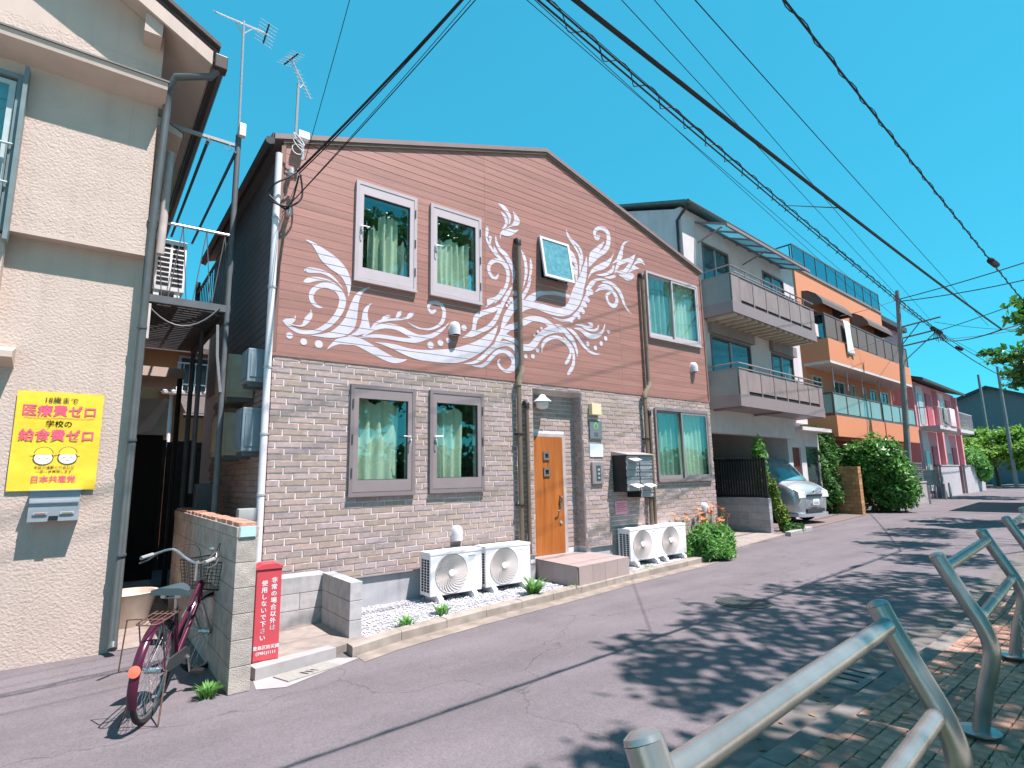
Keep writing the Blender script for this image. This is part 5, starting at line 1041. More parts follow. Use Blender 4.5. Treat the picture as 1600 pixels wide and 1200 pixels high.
struct('driveway',MB().add([(14.75,7.62,-.02),(22.7,8.75,-.02),(22.7,13.5,-.02),(14.75,13.0,-.02),(14.75,7.62,.02),(22.7,8.75,.02),(22.7,13.5,.19),(14.75,13.0,.19)],[(0,3,2,1),(4,5,6,7),(0,1,5,4),(1,2,6,5),(2,3,7,6),(3,0,4,7)]),mat('driveway_brown',(.17,.135,.125),.9,var=.15,scale=60,bump=.4))
struct('side_strip',MB().prism([(10.85,6.85),(14.5,7.5),(14.5,12.9),(10.85,12.5)],-.02,.05,'z'),mat('landing_concrete',(0,0,0)))
# low wall with black slat fence
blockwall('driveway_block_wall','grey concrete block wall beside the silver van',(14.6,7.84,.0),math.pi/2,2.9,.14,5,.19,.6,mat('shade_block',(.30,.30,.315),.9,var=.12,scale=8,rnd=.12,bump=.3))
bf=thing('slat_fence','black vertical slat fence on top of the driveway block wall','fence',(14.53,7.86,.96),math.pi/2)
obj('rail',MB().box(0,2.85,-.015,.015,.02,.06).box(0,2.85,-.015,.015,.98,1.02),M_black,bf)
for i in range(36): obj('slat',MB().box(.02+i*.079,.072+i*.079,-.032,-.0155,0,1.06),M_black,bf)
for x in (.0,1.4,2.8): obj('post',MB().box(x,x+.05,.016,.06,-.02,1.06),M_black,bf)
# ---------------------------------------------------------------- silver van
V=thing('van','silver minivan parked nose out under the grey house','van',(18.15,8.42,.025),R(85))   # local +x points to the rear
V.scale=(1.04,1.04,1.09); V.rotation_euler=(0,R(-2.1),R(85))
M_sil=mat('silver_paint',(.50,.53,.565),.28,metal=.45,var=.02,spec=.6); n,l,b=nd(M_sil); b.inputs['Coat Weight'].default_value=.6; b.inputs['Coat Roughness'].default_value=.08
M_vg=mat('van_glass',(.09,.24,.27),.05,var=.2,scale=1,spec=1.0);  # bright sky reflection is put into the teal base colour
# stations: x, half width low, z low, z belt, half width belt, z top, half width top
ST=[(-.02,.64,.30,.76,.66,.84,.58),(.05,.75,.26,.86,.76,.96,.66),(.18,.82,.24,.96,.82,1.06,.71),(.38,.84,.24,1.05,.84,1.13,.73),(.56,.845,.24,1.10,.845,1.18,.735),(.88,.845,.24,1.13,.845,1.52,.70),(1.22,.845,.24,1.14,.845,1.80,.66),(1.65,.845,.24,1.14,.845,1.86,.65),(3.1,.845,.24,1.15,.845,1.87,.65),(3.85,.84,.25,1.15,.835,1.83,.64),(4.05,.80,.30,1.13,.80,1.70,.60),(4.12,.70,.40,1.08,.72,1.45,.55)]
def ringp(s):
    x,wl_,zl,zb,wb,zt,wt=s; h=[(0,zl),(wl_*.9,zl),(wl_,zl+.12),(wl_+.01,(zl+zb)/2),(wb,zb),(wb*.985,zb+.02),((wb+wt)/2+.012,(zb+zt)/2+.01),(wt+.02,zt-.06),(wt-.06,zt-.005),(0,zt+.015)]
    return [(x,y,z) for y,z in h]+[(x,-y,z) for y,z in h[-2:0:-1]]
vs=[];N=len(ringp(ST[0]))
for s in ST: vs+=ringp(s)
fs=[(i*N+j,i*N+(j+1)%N,(i+1)*N+(j+1)%N,(i+1)*N+j) for i in range(len(ST)-1) for j in range(N)]+[tuple(range(N)),tuple((len(ST)-1)*N+j for j in range(N))]
obj('body',MB().add(vs,fs),M_sil,V,smooth=2)
def patch(name,i0,i1,j0,j1,m,off,side=1,parent=V):
    """glass laid on the loft between stations / ring points, lifted by off"""
    v=[];k=0
    for i in range(i0,i1+1):
        r=ringp(ST[i])
        for j in range(j0,j1+1): p=r[j%N]; v.append((p[0]-(off if i1<7 and j0>6 else 0),p[1]+(off if p[1]>0 else -off)*(0 if abs(p[1])<.01 else 1)*(0 if (i1<7 and j0>6) else 1),p[2]+(off if j0>6 else 0)))
    c=j1-j0+1
    f=[(a*c+q,a*c+q+1,(a+1)*c+q+1,(a+1)*c+q) for a in range(i1-i0) for q in range(c-1)]
    return obj(name,MB().add(v,f),m,parent,smooth=2,fix=False)
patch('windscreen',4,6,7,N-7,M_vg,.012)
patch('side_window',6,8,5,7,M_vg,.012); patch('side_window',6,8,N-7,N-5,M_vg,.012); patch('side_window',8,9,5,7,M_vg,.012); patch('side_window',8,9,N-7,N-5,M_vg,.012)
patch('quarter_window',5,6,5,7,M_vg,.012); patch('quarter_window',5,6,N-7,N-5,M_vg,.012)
for s in (-1,1):
    obj('headlight',MB().prism([(-.0,.74),(.03,.90),(.22,1.0),(.32,.97),(.18,.80),(.03,.72)],.44*s,.785*s,'y').xf(Matrix.Translation((-.035,0,0))),mat('headlight_clear',(.62,.66,.68),.1,spec=.9),V)
    obj('mirror',MB().box(.82,.98,.86 if s>0 else -1.02,1.02 if s>0 else -.86,1.08,1.24,c=.03),M_sil,V,smooth=True)
    for x in (.68,3.35):
        wh=obj('wheel',MB().lathe([(.16,-.10),(.27,-.10),(.31,-.07),(.315,0),(.31,.07),(.27,.10),(.16,.10)],(x,.72*s,.315),ax='y',n=28),M_tyre,V,smooth=True); obj('rim',MB().lathe([(0,-.085),(.19,-.08),(.20,.08),(0,.085)],(x,.735*s,.315),ax='y',n=20),M_alu,wh,smooth=True)
obj('grille',MB().box(-.055,.06,-.40,.40,.765,.80).box(-.06,.06,-.38,.38,.81,.825).box(-.045,.06,-.40,.40,.801,.809),mat('grille_dark',(.05,.05,.055),.4),V)
obj('bumper',MB().prism([(-.08,-.60),(-.10,0),(-.08,.60),(.02,.80),(.3,.87),(.34,.84),(.30,-.84),(.3,-.87),(.02,-.80)],.215,.30,'z'),M_sil,V,smooth=True)
obj('air_intake',MB().box(-.075,.02,-.46,.46,.33,.43,c=.01),mat('grille_dark',(0,0,0)),V)
pl=obj('number_plate',MB().box(-.085,-.07,-.165,.165,.53,.695,c=.003),M_white,V)
for i in range(4): obj('digit_mark',MB().box(-.0868,-.0852,-.11+i*.06,-.075+i*.06,.55,.62),mat('plate_green',(.05,.22,.13),.5),pl)
obj('emblem',MB().lathe([(0,-.01),(.045,-.008),(.05,0),(0,0)],(-.01,0,.90),ax='x',n=16),M_chr,V,smooth=True)
obj('wiper',MB().tube([(.58,.45,1.21),(.72,-.1,1.36)],.008,4),M_black,V)
# ---------------------------------------------------------------- brick pillar and orange apartments
PB=thing('brick_pillar_wall','short tan brick wall end by the driveway','wall',(22.98,8.8,0),math.pi/2)
obj('core',MB().box(.01,1.03,.01,.24,0,1.76),mat('pillar_mortar',(.22,.16,.11),.9),PB)
rg=random.Random(14); M_pb=mat('tan_brick',(.42,.22,.10),.9,var=.2,scale=14,rnd=.25,bump=.5)
for r in range(13):
    x=-.12*(r%2)
    while x<1.04:
        a,b_=max(x,0)+.006,min(x+.26,1.04)-.006
        if b_-a>.03: obj('brick',MB().box(a,b_,-.004-rg.uniform(0,.012),.254,r*.136+.006,(r+1)*.136-.006,c=.006),M_pb,PB)
        x+=.26
A=thing('orange_apartments','three storey orange tiled apartment block with dark railings','apartment block',(23.4,9.6,0),R(3.5))
M_ot=mat('orange_tile',(.60,.24,.125),.7,var=.14,scale=30,bump=.3,bscale=60,detail=2)
obj('wall',MB().box(0,11.2,1.0,1.3,2.95,10.15).box(0,.3,1.3,9,0,10.15).box(10.9,11.2,1.3,9,0,10.15),M_ot,A)
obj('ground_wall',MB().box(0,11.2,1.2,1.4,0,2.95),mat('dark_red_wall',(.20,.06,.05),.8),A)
obj('roof_slab',MB().box(-.05,11.25,.95,9,10.151,10.25),M_taupef,A)
rl=obj('roof_railing',MB().box(0,11.2,1.0,1.04,11.22,11.28).box(0,.04,1.04,8,11.22,11.28).box(0,11.2,1.0,1.03,10.3,10.33),M_teal,A)
for i in range(10): obj('post',MB().box(i*1.24,i*1.24+.05,1.0,1.05,10.25,11.22),M_teal,rl)
for i in range(9): obj('mesh_panel',MB().box(i*1.24+.07,(i+1)*1.24-.02,1.015,1.025,10.36,11.2),glass_mat('teal_mesh',(.35,.55,.6),.08),rl)
for i in range(8): obj('post',MB().box(0,.04,1.1+i*.8,1.14+i*.8,10.25,11.22),M_teal,rl)
for x0,x1 in ((0,5.8),(5.95,11.2)):
    b=obj('balcony',MB().box(x0,x1,0,.18,2.95,3.78).box(x0,x0+.18,.18,1.0,2.95,3.78).box(x0,x1,.18,1.0,2.95,3.1),M_ot,A)
    obj('rail',MB().box(x0,x1,.05,.10,4.66,4.72).box(x0,x0+.05,.1,1.0,4.66,4.72).box(x0,x1,.04,.12,3.781,3.87),mat('rail_bronze',(.09,.08,.08),.4),b)
    n=int((x1-x0)/1.25)
    for i in range(n+1): obj('rail_post',MB().box(x0+i*(x1-x0-.06)/n,x0+i*(x1-x0-.06)/n+.06,.04,.11,3.87,4.66),mat('rail_bronze',(0,0,0)),b)
    for i in range(n): obj('glass_panel',MB().box(x0+i*(x1-x0-.06)/n+.07,x0+(i+1)*(x1-x0-.06)/n-.01,.06,.08,3.9,4.64),mat('green_frosted',(.22,.33,.31),.25,var=.06,scale=2,spec=.6),b)
    obj('side_glass',MB().box(x0+.06,x0+.08,.12,.95,3.9,4.64),mat('green_frosted',(0,0,0)),b)
b=obj('balcony',MB().box(0,11.2,0,.18,6.0,6.92).box(0,.18,.18,1.0,6.0,6.92),M_ot,A)
obj('soffit',MB().box(0,11.2,.0,1.0,5.9,5.999),mat('soffit_white',(.55,.53,.52),.8),b)
obj('rail',MB().box(0,11.2,.05,.10,7.93,7.99).box(0,.05,.1,1.0,7.93,7.99).box(0,11.2,.04,.12,6.921,6.98),mat('rail_bronze',(0,0,0)),b)
for i in range(10): obj('rail_post',MB().box(i*1.238,i*1.238+.06,.04,.11,6.98,7.93),mat('rail_bronze',(0,0,0)),b)
for i in range(9): obj('slat_panel_back',MB().box(i*1.238+.07,(i+1)*1.238-.01,.065,.08,7.02,7.9),mat('brown_mesh',(.15,.115,.10),.6,var=.15,scale=30),b)
for z0,z1,ws in ((3.1,5.6,((.6,1.6),(2.9,4.2),(5.0,5.5),(6.6,7.0),(7.6,8.6),(9.2,10.4))),(7.0,8.6,((1.2,3.9),(4.9,5.6),(7.0,9.6)))):
    for a,c in ws:
        zz=z0+(1.3 if c-a<.8 else .0); wd=obj('window',frame_rect(a,c,zz,z1,.06,.95,1.05),M_alu,A); obj('pane',MB().box(a+.06,c-.06,.985,.995,zz+.06,z1-.06),M_dglass,wd); obj('mullion',MB().box((a+c)/2-.02,(a+c)/2+.02,.96,.984,zz+.06,z1-.06),M_alu,wd)
for x0,x1 in ((.5,3.9),(6.1,9.8)):
    q=[(1.0,9.25),(.75,9.2),(.45,9.0),(.25,8.72),(.2,8.5),(.24,8.5),(.3,8.7),(.5,8.95),(.77,9.14),(1.0,9.19)]
    a_=obj('awning',MB().prism(q,x0,x1,'x'),mat('awning_brown',(.11,.085,.075),.7,var=.1),A); 
    for x in (x0,x1-.02): obj('awning_end',MB().prism([(1.0,9.18),(.77,9.13),(.5,8.94),(.3,8.69),(.24,8.5),(1.0,8.5)],x,x+.02,'x'),mat('awning_brown',(0,0,0)),a_)
for x in (1.0,2.6,4.4,6.8,8.8): obj('hanger_pole',MB().tube([(x,.3,5.9),(x,.3,5.0)],.02,6),M_alu,A)
AM=Matrix.Translation((23.4,9.6,0))@Matrix.Rotation(R(3.5),4,'Z')
vs=[];
for j in range(13):
    for i in range(9):
        u=i/8;v=j/12; vs.append((.85*u-.1*v+.0,-.06-.03*math.sin(u*9+v*3),1.45*v))
sh=tag(obj('hanging_sheet',MB().add(vs,[(j*9+i,j*9+i+1,(j+1)*9+i+1,(j+1)*9+i) for j in range(12) for i in range(8)]),M_white,loc=(AM@Vector((1.9,0,6.5)))[:3],rz=R(3.5),smooth=2,fix=False),'long white sheet draped over the orange balcony railing','laundry')
sh.modifiers.new('cloth','SOLIDIFY').thickness=.012
ab=thing('balcony_air_conditioner','white air conditioner at the end of the orange third floor balcony','air conditioner',(AM@Vector((.22,.5,6.93)))[:3],R(3.5)); obj('casing',MB().box(0,.3,0,.45,.06,.72,c=.012),M_ac,ab); obj('foot',MB().box(.05,.25,.05,.40,-.005,.059),M_foot,ab); obj('bracket_tray',MB().box(-.02,.32,-.05,.48,-.03,-.0055),M_greysteel,ab)
# ---------------------------------------------------------------- pink houses further on
M_pink=mat('pink_render',(.60,.27,.30),.85,var=.06,scale=4); M_rose=mat('rose_panel',(.40,.10,.13),.7)
T3=thing('tall_pink_building','pink building with dark roof rising behind the orange apartments','building',(36.2,12.2,0),R(3.5))
obj('wall',MB().box(0,4.6,0,6,0,10.2),M_pink,T3); obj('roof',MB().box(-.3,4.9,-.4,6.3,10.201,10.5),mat('roof_dark',(.06,.055,.055),.6),T3); obj('red_post',MB().box(.0,.35,-.05,-.001,7.4,10.2),mat('deep_red',(.35,.03,.04),.6),T3)
for z in (5.6,8.2): wd=obj('window',frame_rect(1.6,2.8,z,z+1.1,.07,-.05,.0),M_black,T3); obj('pane',MB().box(1.67,2.73,-.03,-.02,z+.07,z+1.03),M_dglass,wd)
K=thing('pink_row_house','pink and white two storey row house with small balconies','house',(36.6,10.9,0),R(4.5))
obj('wall',MB().box(0,10.5,0,6,0,6.5),M_pink,K)
obj('roof',MB().prism([(-.6,6.45),(3,7.6),(6.6,6.45),(6.6,6.6),(3,7.75),(-.6,6.6)],-.3,10.8,'x'),mat('roof_dark',(0,0,0)),K)
for i in range(2):
    x=i*5.2
    obj('white_bay',MB().box(x+.3,x+1.7,-.08,-.001,.4,6.3),mat('bay_white',(.55,.52,.53),.8),K)
    for z in (.9,4.1): wd=obj('window',frame_rect(x+.45,x+1.55,z,z+1.7,.06,-.13,-.081),M_alu,K); obj('pane',MB().box(x+.51,x+1.49,-.11,-.10,z+.06,z+1.64),mat('pale_pane',(.35,.38,.38),.15),wd)
    for z in (.9,4.0): obj('shutter_panel',MB().box(x+2.5,x+3.7,-.06,-.001,z,z+2.0),M_rose,K)
    b=obj('balcony',MB().box(x+.1,x+4.2,-1.0,-.09,3.75,3.95),mat('slab_pale',(.5,.48,.47),.8),K)
    obj('rail',MB().box(x+.1,x+4.2,-1.0,-.96,4.95,5.0).box(x+.1,x+.14,-.96,-.09,4.95,5.0),M_alu,b)
    for k_ in range(16): obj('baluster',MB().box(x+.12+k_*.268,x+.15+k_*.268,-.995,-.97,3.95,4.95),M_alu,b)
    obj('pillar',MB().box(x+4.4,x+4.8,-.25,-.001,0,6.3),M_pink,K)
KM=Matrix.Translation((36.6,10.9,0))@Matrix.Rotation(R(4.5),4,'Z')
tag(obj('futon',MB().box(0,1.3,-.06,.06,-1.0,.05,c=.04),mat('futon_pink',(.68,.58,.62),.9),loc=(KM@Vector((2.7,-1.0,5.0)))[:3],rz=R(4.5),smooth=True),'pale quilt aired over the pink house balcony rail','quilt')
tag(obj('dark_clothes',MB().box(0,.9,-.05,.05,-.85,0,c=.04).xf(Matrix.Rotation(R(4),4,'Y')),mat('dark_cloth',(.04,.05,.05),.9,var=.6,scale=12,col2=(.4,.42,.4)),loc=(KM@Vector((1.0,-1.05,4.95)))[:3],rz=R(4.5),smooth=True),'black and white clothes hung on the pink house balcony rail','laundry')
P2=thing('white_back_house','small white house past the pink row house','house',(49.5,13.2,0),R(5))
obj('wall',MB().box(0,6,0,6,0,5.2),M_wwall,P2); obj('roof',MB().prism([(-.5,5.2),(3,6.2),(6.5,5.2),(6.5,5.35),(3,6.35),(-.5,5.35)],-.5,6.5,'x'),mat('roof_dark',(0,0,0)),P2)
wd=obj('window',frame_rect(1.5,4,3,4.5,.08,-.05,0),M_alu,P2); obj('pane',MB().box(1.58,3.92,-.03,-.02,3.08,4.42),M_dglass,wd)
P3_=thing('dark_gable_house','dark slate grey gabled house far down the street','house',(72,13.5,0))
obj('wall',MB().prism([(-3.5,0),(5,0),(5,8.2),(1.6,9.5),(-3.5,7.4)],0,9,'x'),mat('slate_wall',(.15,.17,.185),.8),P3_); obj('roof',MB().prism([(-4,7.2),(1.6,9.5),(5.4,8.05),(5.4,8.3),(1.6,9.75),(-4,7.45)],-.4,9.3,'x'),mat('roof_dark',(0,0,0)),P3_)
RH=thing('corner_house','pale house on the right side of the street beyond the view','house',(29,-1.5,0),R(6))
obj('wall',MB().box(0,7,0,5.6,0,6.4),M_wwall,RH); obj('roof',MB().box(-.3,7.3,-.3,5.9,6.4005,6.7),M_taupef,RH); wd=obj('window',frame_rect(2,4,3.6,5.2,.06,5.6,5.65),M_alu,RH); obj('pane',MB().box(2.06,3.94,5.62,5.63,3.66,5.14),M_dglass,wd)
# street walls before the pink houses
def swall(name,label,x0,y0,rz,L,h,m,cap=True):
    t=thing(name,label,'wall',(x0,y0,0),rz); obj('panel',MB().box(0,L,0,.18,0,h),m,t)
    if cap: obj('cap',MB().box(-.03,L+.03,-.03,.21,h+.001,h+.07),M_concl,t)
    return t
M_gw=mat('grey_wall',(.43,.40,.415),.85,var=.06,scale=4,grunge=.1)
swall('garden_wall','pale low garden wall behind the utility pole',28.2,9.35,R(6),5.2,.95,M_concl)
gf=thing('louvre_fence','grey louvred fence on the pale garden wall behind the pole','fence',(28.3,9.4,1.02),R(6))
for i in range(9): obj('louvre',MB().box(0,4.8,-.02,.02,.04+i*.1,.11+i*.1),mat('louvre_grey',(.13,.13,.14),.5),gf)
for x in (0,2.4,4.75): obj('post',MB().box(x,x+.05,.021,.07,-.01,.96),mat('louvre_grey',(0,0,0)),gf)
gt=thing('dark_car_gate','black lift-up car gate by the pale wall','gate',(33.6,10.2,0),R(6)); obj('panel',MB().box(0,4.0,0,.06,.75,1.55),M_black,gt)
for x in (.1,3.85): obj('post',MB().tube([(x,.1,0),(x,.1,1.3)],.05,8),M_alu,gt)
swall('street_wall','light grey street wall with letter slot at the pink houses',38.6,10.65,R(6),5.6,1.75,M_gw); swall('street_wall','light grey street wall with hanging ivy at the end',45.6,11.3,R(4),6.0,1.75,M_gw)
swall('gate_pier','taupe gate pier standing at right angle to the grey street wall',38.5,10.72,R(96),2.2,1.74,M_taupe,False); swall('gate_pier','taupe gate pier between the two grey street walls',45.5,11.4,R(96),2.2,1.74,M_taupe,False)
for i,(x,y,lb) in enumerate(((31.4,9.25,'thin steel bollard nearest the utility pole'),(36.2,9.95,'thin steel bollard before the black car gate'),(37.9,10.2,'thin steel bollard beside the grey street wall'))):
    bo=thing('bollard',lb,'bollard',(x,y,0),0,'steel bollards'); obj('tube',MB().tube([(0,0,0),(0,0,.8)],.045,10),M_steel,bo,smooth=True); obj('cap',MB().lathe([(.045,0),(.04,.03),(0,.045)],(0,0,.8),n=10),M_steel,bo,smooth=True)
# ---------------------------------------------------------------- bushes
def bush(name,label,loc,parts,n,size,m,seed,flat=.45,elong=1.9,trunk=None,cat='bush'):
    t=thing(name,label,cat,loc); g=MB(); rg=random.Random(seed)
    tot=sum(p[3]*p[4]*p[5] for p in parts)
    for cx,cy,cz,rx_,ry,rz_ in parts:
        def f(r,c=(cx,cy,cz),q=(rx_,ry,rz_)):
            while 1:
                v=Vector((r.gauss(0,1),r.gauss(0,1),r.gauss(0,1))).normalized()
                k=(1-.45*r.random()**1.6)*(1+.16*math.sin(5*v.x+3*v.z+seed)+.13*math.sin(7*v.y-4*v.z))
                p=(c[0]+q[0]*k*v.x,c[1]+q[1]*k*v.y,c[2]+q[2]*k*v.z)
                if p[2]>.02: return p,v
        leaves(g,rg,int(n*rx_*ry*rz_/tot),f,size,flat,elong)
    obj('crown',g,m,t,kind='stuff',fix=False)
    h=max(p[2] for p in parts)
    st=MB()
    for i,p in enumerate(parts): st.tube([(p[0]*.2,p[1]*.2,0),(p[0]*.6,p[1]*.6,p[2]*.5),(p[0],p[1],p[2])],[.05,.035,.012],6)
    obj('trunk',st,mat('bark',(.10,.07,.05),.9,var=.3,scale=14,bump=.6),t)
    return t
M_leafg=leaf_mat('glossy_leaf',(.05,.16,.03),(.12,.30,.06),.28,.35)
bush('round_bush','big round glossy green bush beside the utility pole',(25.0,9.0,0),[(-.2,.1,1.9,.9,1.0,1.0),(.3,-.5,1.2,.9,.75,1.0),(-.3,.7,1.5,.8,.8,1.1),(.2,-.2,.7,.9,.9,.7),(.0,-.4,2.3,.6,.6,.55)],9000,.105,M_leafg,41)
bush('camellia_bush','dark leaved bush behind the tan brick wall end',(22.3,10.1,0),[(-.4,0,1.9,.6,.7,1.2),(.5,.1,2.3,.7,.7,.9),(.2,-.2,1.1,.8,.6,1.0),(-.3,-.1,.8,.5,.5,.8)],6500,.10,M_leafd,42)
bush('thin_conifer','slim bright conifer shrub rising behind the black slat fence',(15.05,8.32,.02),[(0,0,2.1,.17,.17,.45),(.05,0,1.5,.16,.16,.6)],1100,.06,M_leafb,43,.3,3.0,cat='shrub')
bush('edge_shrub','yellow green shrub between block wall and silver van',(15.5,8.05,.02),[(-.25,0,.85,.09,.12,.5),(-.15,-.1,.4,.12,.14,.35),(-.3,.15,1.25,.07,.1,.3)],800,.06,leaf_mat('yellow_leaf',(.16,.26,.04),(.32,.40,.08),.35),44,.3,2.2,cat='shrub')
bush('ground_cover','low leafy plant at the front of the block wall by the driveway',(15.55,7.72,.02),[(-.1,0,.10,.42,.18,.14)],700,.05,M_leafd,45,.4,2,cat='plant')
bush('wall_hedge','trimmed green hedge hanging over the last grey wall',(48.6,11.9,0),[(0,0,2.2,2.2,.8,.8),(1.2,-.5,1.6,.8,.5,.9),(-.8,.2,2.4,1.5,.7,.6)],5000,.17,M_leafb,46,cat='hedge')
# ---------------------------------------------------------------- trees
def tree(name,label,loc,h,clumps,n,size,m,seed,r0=.16,group=None,loose=0):
    t=thing(name,label,'tree',loc,0,group); rg=random.Random(seed); g=MB(); tot=sum(c[3]*c[4] for c in clumps)
    tr=MB(); tr.tube([(0,0,-.05),(.05,.02,h*.35),(-.04,.05,h*.7),(0,0,h)],[r0,r0*.8,r0*.55,r0*.25],9)
    for cx,cy,cz,rx_,rz_ in clumps:
        tr.tube([(0,0,h*.55),(cx*.45,cy*.45,h*.5+cz*.3),(cx,cy,cz)],[r0*.4,r0*.22,.015],6)
        for q in range(5):
            a=rg.uniform(0,6.28); tr.tube([(cx*.6,cy*.6,cz*.8+h*.1),(cx+rx_*.8*math.cos(a),cy+rx_*.8*math.sin(a),cz+rg.uniform(-.5,.5)*rz_)],[.03,.008],5)
        k=int(n*rx_*rz_/tot); subs=[]
        for _ in range(60 if loose else 14):
            v=Vector((rg.gauss(0,1),rg.gauss(0,1),rg.gauss(0,.8))).normalized()*rg.uniform(.35,1); subs.append((cx+rx_*v.x,cy+rx_*v.y,cz+rz_*v.z,rg.uniform(.22,.45)*(.8 if loose else 1)))
        def f(r,subs=subs,rx_=rx_,rz_=rz_):
            s=subs[int(r.random()*len(subs))]; v=Vector((r.gauss(0,1),r.gauss(0,1),r.gauss(0,.7)))*s[3]*.55; return (s[0]+v.x*rx_,s[1]+v.y*rx_,s[2]+v.z*rz_),(0,0,1)
        leaves(g,rg,k,f,size,.35,1.7)
    obj('crown',g,m,t,kind='stuff',fix=False); obj('trunk',tr,mat('bark',(0,0,0)),t,smooth=True); return t
gp='street trees along the right pavement'
tree('street_tree','tall leafy street tree shading the near guard rail',(8.6,-2.6,.03),8.2,[(x-8.6,y+2.6,z,r_,.7) for x,y,z,r_ in ((6.2,-1.0,9.0,1.0),(8.3,-.8,9.4,1.15),(10.3,-.75,9.3,1.05),(11.9,-.9,9.0,.95),(7.2,-2.0,9.2,1.1),(9.8,-1.9,9.6,1.1),(7.6,-3.2,9.3,1.2),(10.2,-3.3,9.2,1.2))],5600,.105,M_leafg,51,group=gp,loose=1)
tree('street_tree','tall leafy street tree beside the camera over the brick pavers',(5.2,-4.2,.03),7.0,[(x-5.2,y+4.2,z,r_,.6) for x,y,z,r_ in ((4.9,-2.3,8.0,.95),(6.3,-2.5,8.2,1.0),(4.2,-1.5,7.9,.7),(4.6,-3.6,8.0,1.1))],3600,.105,M_leafg,52,group=gp,loose=1)
tree('street_tree','tall leafy street tree further along the right pavement',(17.5,.2,.03),8.4,[(x-17.5,y-.2,z,r_,.6) for x,y,z,r_ in ((14.4,-.6,9.2,.9),(16.4,.6,9.4,.9),(18.6,1.2,9.2,.9),(20.0,1.6,9.0,.8))],3000,.105,M_leafg,53,group=gp,loose=1)
tree('street_tree','street tree whose branch tips reach into the right edge',(21.5,1.6,.03),5.0,[(-.3,1.25,5.6,.85,.5),(.6,1.3,4.1,.8,.4),(1.6,1.0,6.3,1.3,.7),(.8,-.6,5.4,1.4,.8)],5200,.15,M_leafg,54,group=gp)
tree('street_tree','bare-branched street tree far down the right side',(40,5.6,.0),5.5,[(-.5,1.3,7.6,1.5,.7),(1.5,.7,6.6,1.6,.8),(-1,0,6.0,1.3,.6)],2600,.2,M_leafg,55,group=gp)
for i,(x,y,s) in enumerate(((56,14.2,1),(61,13.0,1.1),(59,10.6,.9),(66,11.2,1.1))):
    tree('garden_tree',['bright green garden tree left of the far pole','green garden tree behind the far pole','low green tree at the bend of the street','green tree closing the end of the street'][i],(x,y,0),3.2*s,[(0,0,3.6*s,1.8*s,1.4*s),(1.2,-.6,2.6*s,1.5*s,1.1*s),(-1.2,.5,2.8*s,1.5*s,1.2*s)],3600,.24,leaf_mat('lime_leaf',(.14,.30,.04),(.26,.42,.08),.4),60+i,.14,'garden trees at the end of the street')
for i,(x,y) in enumerate(((3.5,-13.5),(10,-13),(17,-13.5))):
    tree('park_tree',['park tree across the street mirrored in the left windows','park tree across the street mirrored in the middle windows','park tree across the street opposite the door','park tree across the street opposite the corner','park tree across the street behind the bicycle'][i],(x,y,0),8,[(0,0,8.6,2.4,1.8),(1.6,.4,7,2.0,1.4),(-1.6,-.3,6.6,2.1,1.5),(.3,.8,5.0,2.0,1.0),(0,0,10.6,1.5,1.1)],4200,.3,M_leafd,70+i,.24,'park trees across the street')
hg=thing('horizon_blocker_hedge','unseen tall hedge added to block the horizon mirrored in the windows','hedge',(10,-11.5,0)); rg=random.Random(88); g=MB()  # added out of view to keep bright horizon out of the window reflections
leaves(g,rg,9000,lambda r:((r.uniform(-22,30),r.uniform(-.7,.7),r.uniform(.05,2.9)+.5*math.sin(r.uniform(0,6))),(0,1,.3)),.34,.3,1.6)
obj('foliage',g,M_leafd,hg,kind='stuff',fix=False); obj('stems',MB().box(-22,30,-.25,.25,0,2.3),mat('hedge_core',(.03,.045,.02),.95),hg)
# ---------------------------------------------------------------- guard rails
M_tubeS=mat('guard_steel',(.36,.35,.335),.26,metal=.65,var=.16,scale=7,bump=.06,bscale=200,grunge=.15)
def guard(label,p,q):
    """two bent posts joined by a top and a middle rail; p,q are the post feet (x,y)"""
    t=thing('guard_rail',label,'guard rail',(p[0],p[1],.03),0,'tubular guard rails'); d=Vector((q[0]-p[0],q[1]-p[1],0)); u=d.normalized(); v=Vector((-u.y,u.x,0))
    prof=[(.0,.05),(-.05,.3),(-.105,.50),(-.115,.60),(-.085,.72),(-.01,.88),(.065,1.04),(.09,1.10)]
    for o in (Vector((0,0,0)),d):
        po_=obj('post',MB().tube(cr([tuple(o+v*a+Vector((0,0,z-.03))) for a,z in prof],4),.044,18),M_tubeS,t,smooth=True)
        obj('cap',MB().lathe([(.044,0),(.041,.012),(.025,.022),(0,.026)],(0,0,0),n=18).xf(Matrix.Translation(o+v*.09+Vector((0,0,1.07)))@Vector((0,.4,1)).to_track_quat('Z','Y').to_matrix().to_4x4()),M_tubeS,po_,smooth=True)
        obj('flange',MB().lathe([(.045,.0),(.105,.0),(.11,.010),(.045,.014)],tuple(o+Vector((0,0,.06))),n=24),M_tubeS,po_,smooth=True)
        obj('foot',MB().tube([tuple(o+Vector((0,0,-.03))),tuple(o+Vector((0,0,.06)))],.05,14),mat('foot_dark',(.09,.085,.08),.7),po_,smooth=True)
    top=v*.06+Vector((0,0,1.0)); mid=v*-.07+Vector((0,0,.70))
    obj('top_rail',MB().tube([tuple(top+u*-.0),tuple(top+d)],.034,16),M_tubeS,t,smooth=True)
    obj('middle_rail',MB().tube([tuple(mid),tuple(mid+d)],.032,16),M_tubeS,t,smooth=True)
    return t
guard('nearest steel tube guard rail crossing the lower right corner',(1.0,.77),(2.68,.93))
guard('second steel tube guard rail with round base flange on the pavers',(4.42,1.215),(6.35,1.43))
guard('third steel tube guard rail at the right edge of the view',(8.1,1.62),(10.0,1.84))
